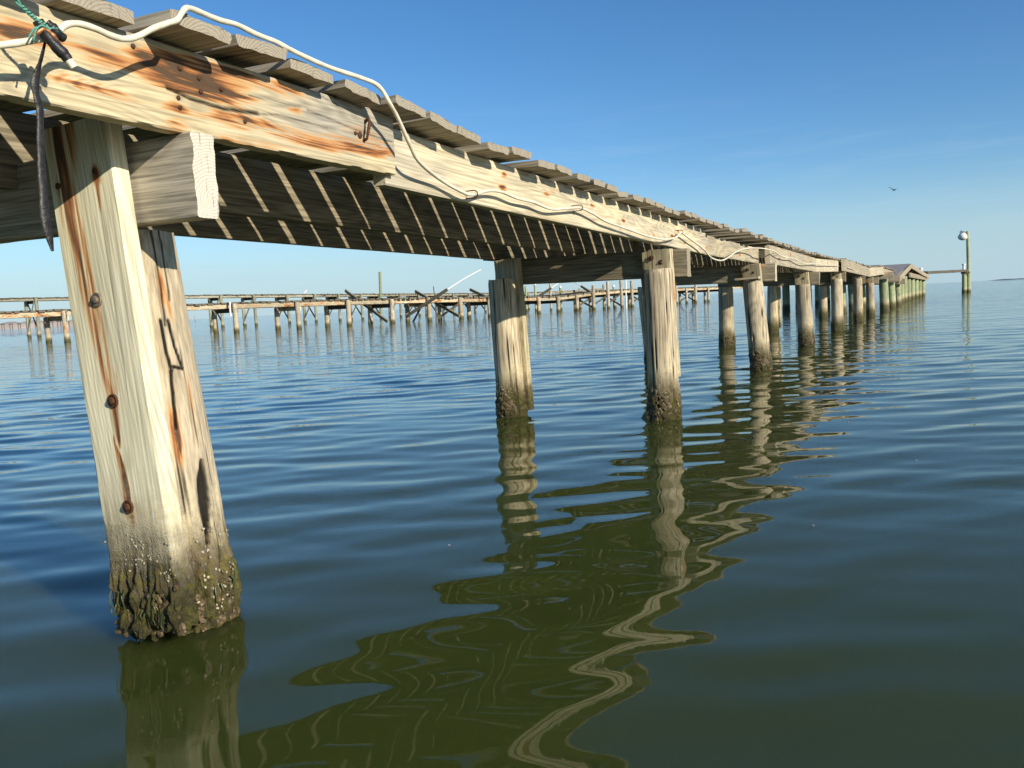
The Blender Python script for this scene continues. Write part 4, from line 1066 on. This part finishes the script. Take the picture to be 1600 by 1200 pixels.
# remains of a pier in the distance: bare bents in a row, each one its own thing
def bent_mesh():
    parts = []
    for x in (-.95, .95):
        v, f = lathe([(.0001, -1), (.17, -1), (.16, 1.2), (.15, 2.55), (.0001, 2.6)], 8); parts.append(([(a + x, b, c) for a, b, c in v], f))
    return merge(parts)
fb = None
for i, px in enumerate([5, 16.5, 28, 39, 51, 62.5, 71, 81.5, 93, 104, 115, 127, 139]):
    x = -415.0 + (px - 5) * .4877; y = 260 + i * .6
    if fb is None:
        r_ = thing('bare_bent', (x, y, 0), 'bare far-off bent of two posts and a cap, in a row at left', 'pier bent', 'bare bents of a wrecked pier')
        v, f = lathe([(.0001, -1), (.20, -1), (.19, 1.2), (.18, 2.55), (.0001, 2.6)], 8)
        me_leg = mesh('leg', v, f); me_leg.materials.append(M_['far_deck'])
        v, f = box_v((0, 0, 2.75), (2.9, .3, .34)); me_cap = mesh('cap', v, f, smooth=False); me_cap.materials.append(M_['far_deck'])
        kids = [put('leg', me_leg, Matrix.Translation((x - .95, y, 0)), r_), put('leg', me_leg, Matrix.Translation((x + .95, y, 0)), r_), put('cap', me_cap, Matrix.Translation((x, y, 0)), r_)]
        rl = [(Vector((x, y, 0)).to_2d(), k) for k in kids]; fb = r_
    else:
        c = fb.copy(); COL.objects.link(c); c.location = (x, y, random.uniform(-.25, .15)); c.rotation_euler = (0, random.uniform(-.04, .04), random.uniform(-.2, .2))
        for k in kids:
            d = k.copy(); COL.objects.link(d); d.parent = c
for i, (x, y, hh) in enumerate([(-216.9, 200, 1.75), (-226.0, 205, 1.55)]):
    tag(put('lone_post', pile_mesh('lone_post', hh, .16, .15, M=10, n=10, seed=670 + i), Matrix.Translation((x, y, 0)), None, M_['far_pile']),
        ('lone dark post far off just right of the nearest pile', 'shorter lone post far off, touching the edge of the nearest pile')[i], 'post', 'lone posts far off in the water')

# birds
def wing(sgn, span, up, chord, sweep=.0):
    V = []; F = []; n = 8
    for i in range(n + 1):
        t = i / n; x = sgn * (.05 + span * (t if t < .45 else .45 + (t - .45) * .98)); z = up * (t ** .8) - (.10 * up * max(0, t - .5) * 2)
        c = chord * (1 - .25 * t) * (1 if t < .6 else 1 - (t - .6) * 2.1); y = sweep * t + (.06 if t > .4 else .12 * t)
        th = .022 * (1 - t) + .004
        V += [(x, y + c * .45, z), (x, y, z + th), (x, y - c * .55, z - .004), (x, y, z - th * .4)]
    for i in range(n):
        for k in range(4): F.append((i * 4 + k, i * 4 + (k + 1) % 4, i * 4 + 4 + (k + 1) % 4, i * 4 + 4 + k))
    F += [(3, 2, 1, 0), (n * 4, n * 4 + 1, n * 4 + 2, n * 4 + 3)]
    return V, F
def spindle(prof, M=12):
    V = []
    for y, z, rx, rz in prof: V += [(rx * math.cos(6.2832 * k / M), y, z + rz * math.sin(6.2832 * k / M)) for k in range(M)]
    return V, loft_faces(len(prof), M)
gl = thing('gull', (-3.04, 90, 9.88), 'small dark gull flying with raised wings in the blue sky', 'gull')
GM = Matrix.Translation((-3.04, 90, 9.88)) @ Matrix.Rotation(.5, 4, 'Z')
put('body', mesh('body', *spindle([(-.36, .02, .035, .008), (-.26, .01, .045, .02), (-.12, 0, .065, .055), (.02, 0, .075, .075), (.14, .01, .06, .06), (.21, .03, .042, .042), (.26, .04, .042, .042), (.30, .035, .025, .025), (.36, .03, .006, .006)])), GM, gl, M_['gull'])
v, f = wing(-1, .58, .40, .17); put('wing', mesh('wing', v, f, angle=60), GM, gl, M_['gull'])
v, f = wing(1, .48, .22, .16, .1); put('wing', mesh('wing', v, f, angle=60), GM, gl, M_['gull'])
pgl = thing('gull', (-44.85, 52.8, 2.24), 'tiny white gull perched on the tall far pier', 'gull')
PM2 = Matrix.Translation((-44.85, 52.8, 2.32))
v, f = spindle([(-.24, -.02, .01, .006), (-.14, .06, .05, .035), (0, .12, .085, .085), (.10, .17, .07, .075), (.15, .25, .045, .05), (.19, .30, .048, .048), (.23, .30, .03, .03), (.30, .285, .006, .006)])
put('body', mesh('body', v, f), PM2, pgl, M_['gull_white'])
v, f = merge([lathe([(.008, -.02), (.008, .1)], 6), ([(a + .04, b, c) for a, b, c in lathe([(.008, -.02), (.008, .1)], 6)[0]], lathe([(.008, -.02), (.008, .1)], 6)[1])])
put('legs', mesh('legs', v, f), PM2, pgl, M_['rust'])

# a few flecks of foam and leaf floating on the water
def flecks():
    rs_ = np.random.RandomState(8); parts = []
    for i in range(12):
        r = 1.8 + 12 * rs_.rand() ** 1.6; a = math.pi / 2 + HEAD + rs_.uniform(-.75, .6); s = rs_.uniform(.001, .0028)
        x, y = r * math.cos(a), r * math.sin(a); k = 6; n = rs_.uniform(.7, 1.3, k)
        V = [(x + s * n[j] * math.cos(6.283 * j / k) * 1.7, y + s * n[j] * math.sin(6.283 * j / k), .004 + (.003 if h else 0)) for h in (0, 1) for j in range(k)]
        parts.append((V, loft_faces(2, k)))
    V, F = merge(parts)
    tag(put('floating_flecks', mesh('floating_flecks', V, F), mat=M_['shell']), 'scattered tiny pale flecks floating on the water', kind='stuff')
flecks()
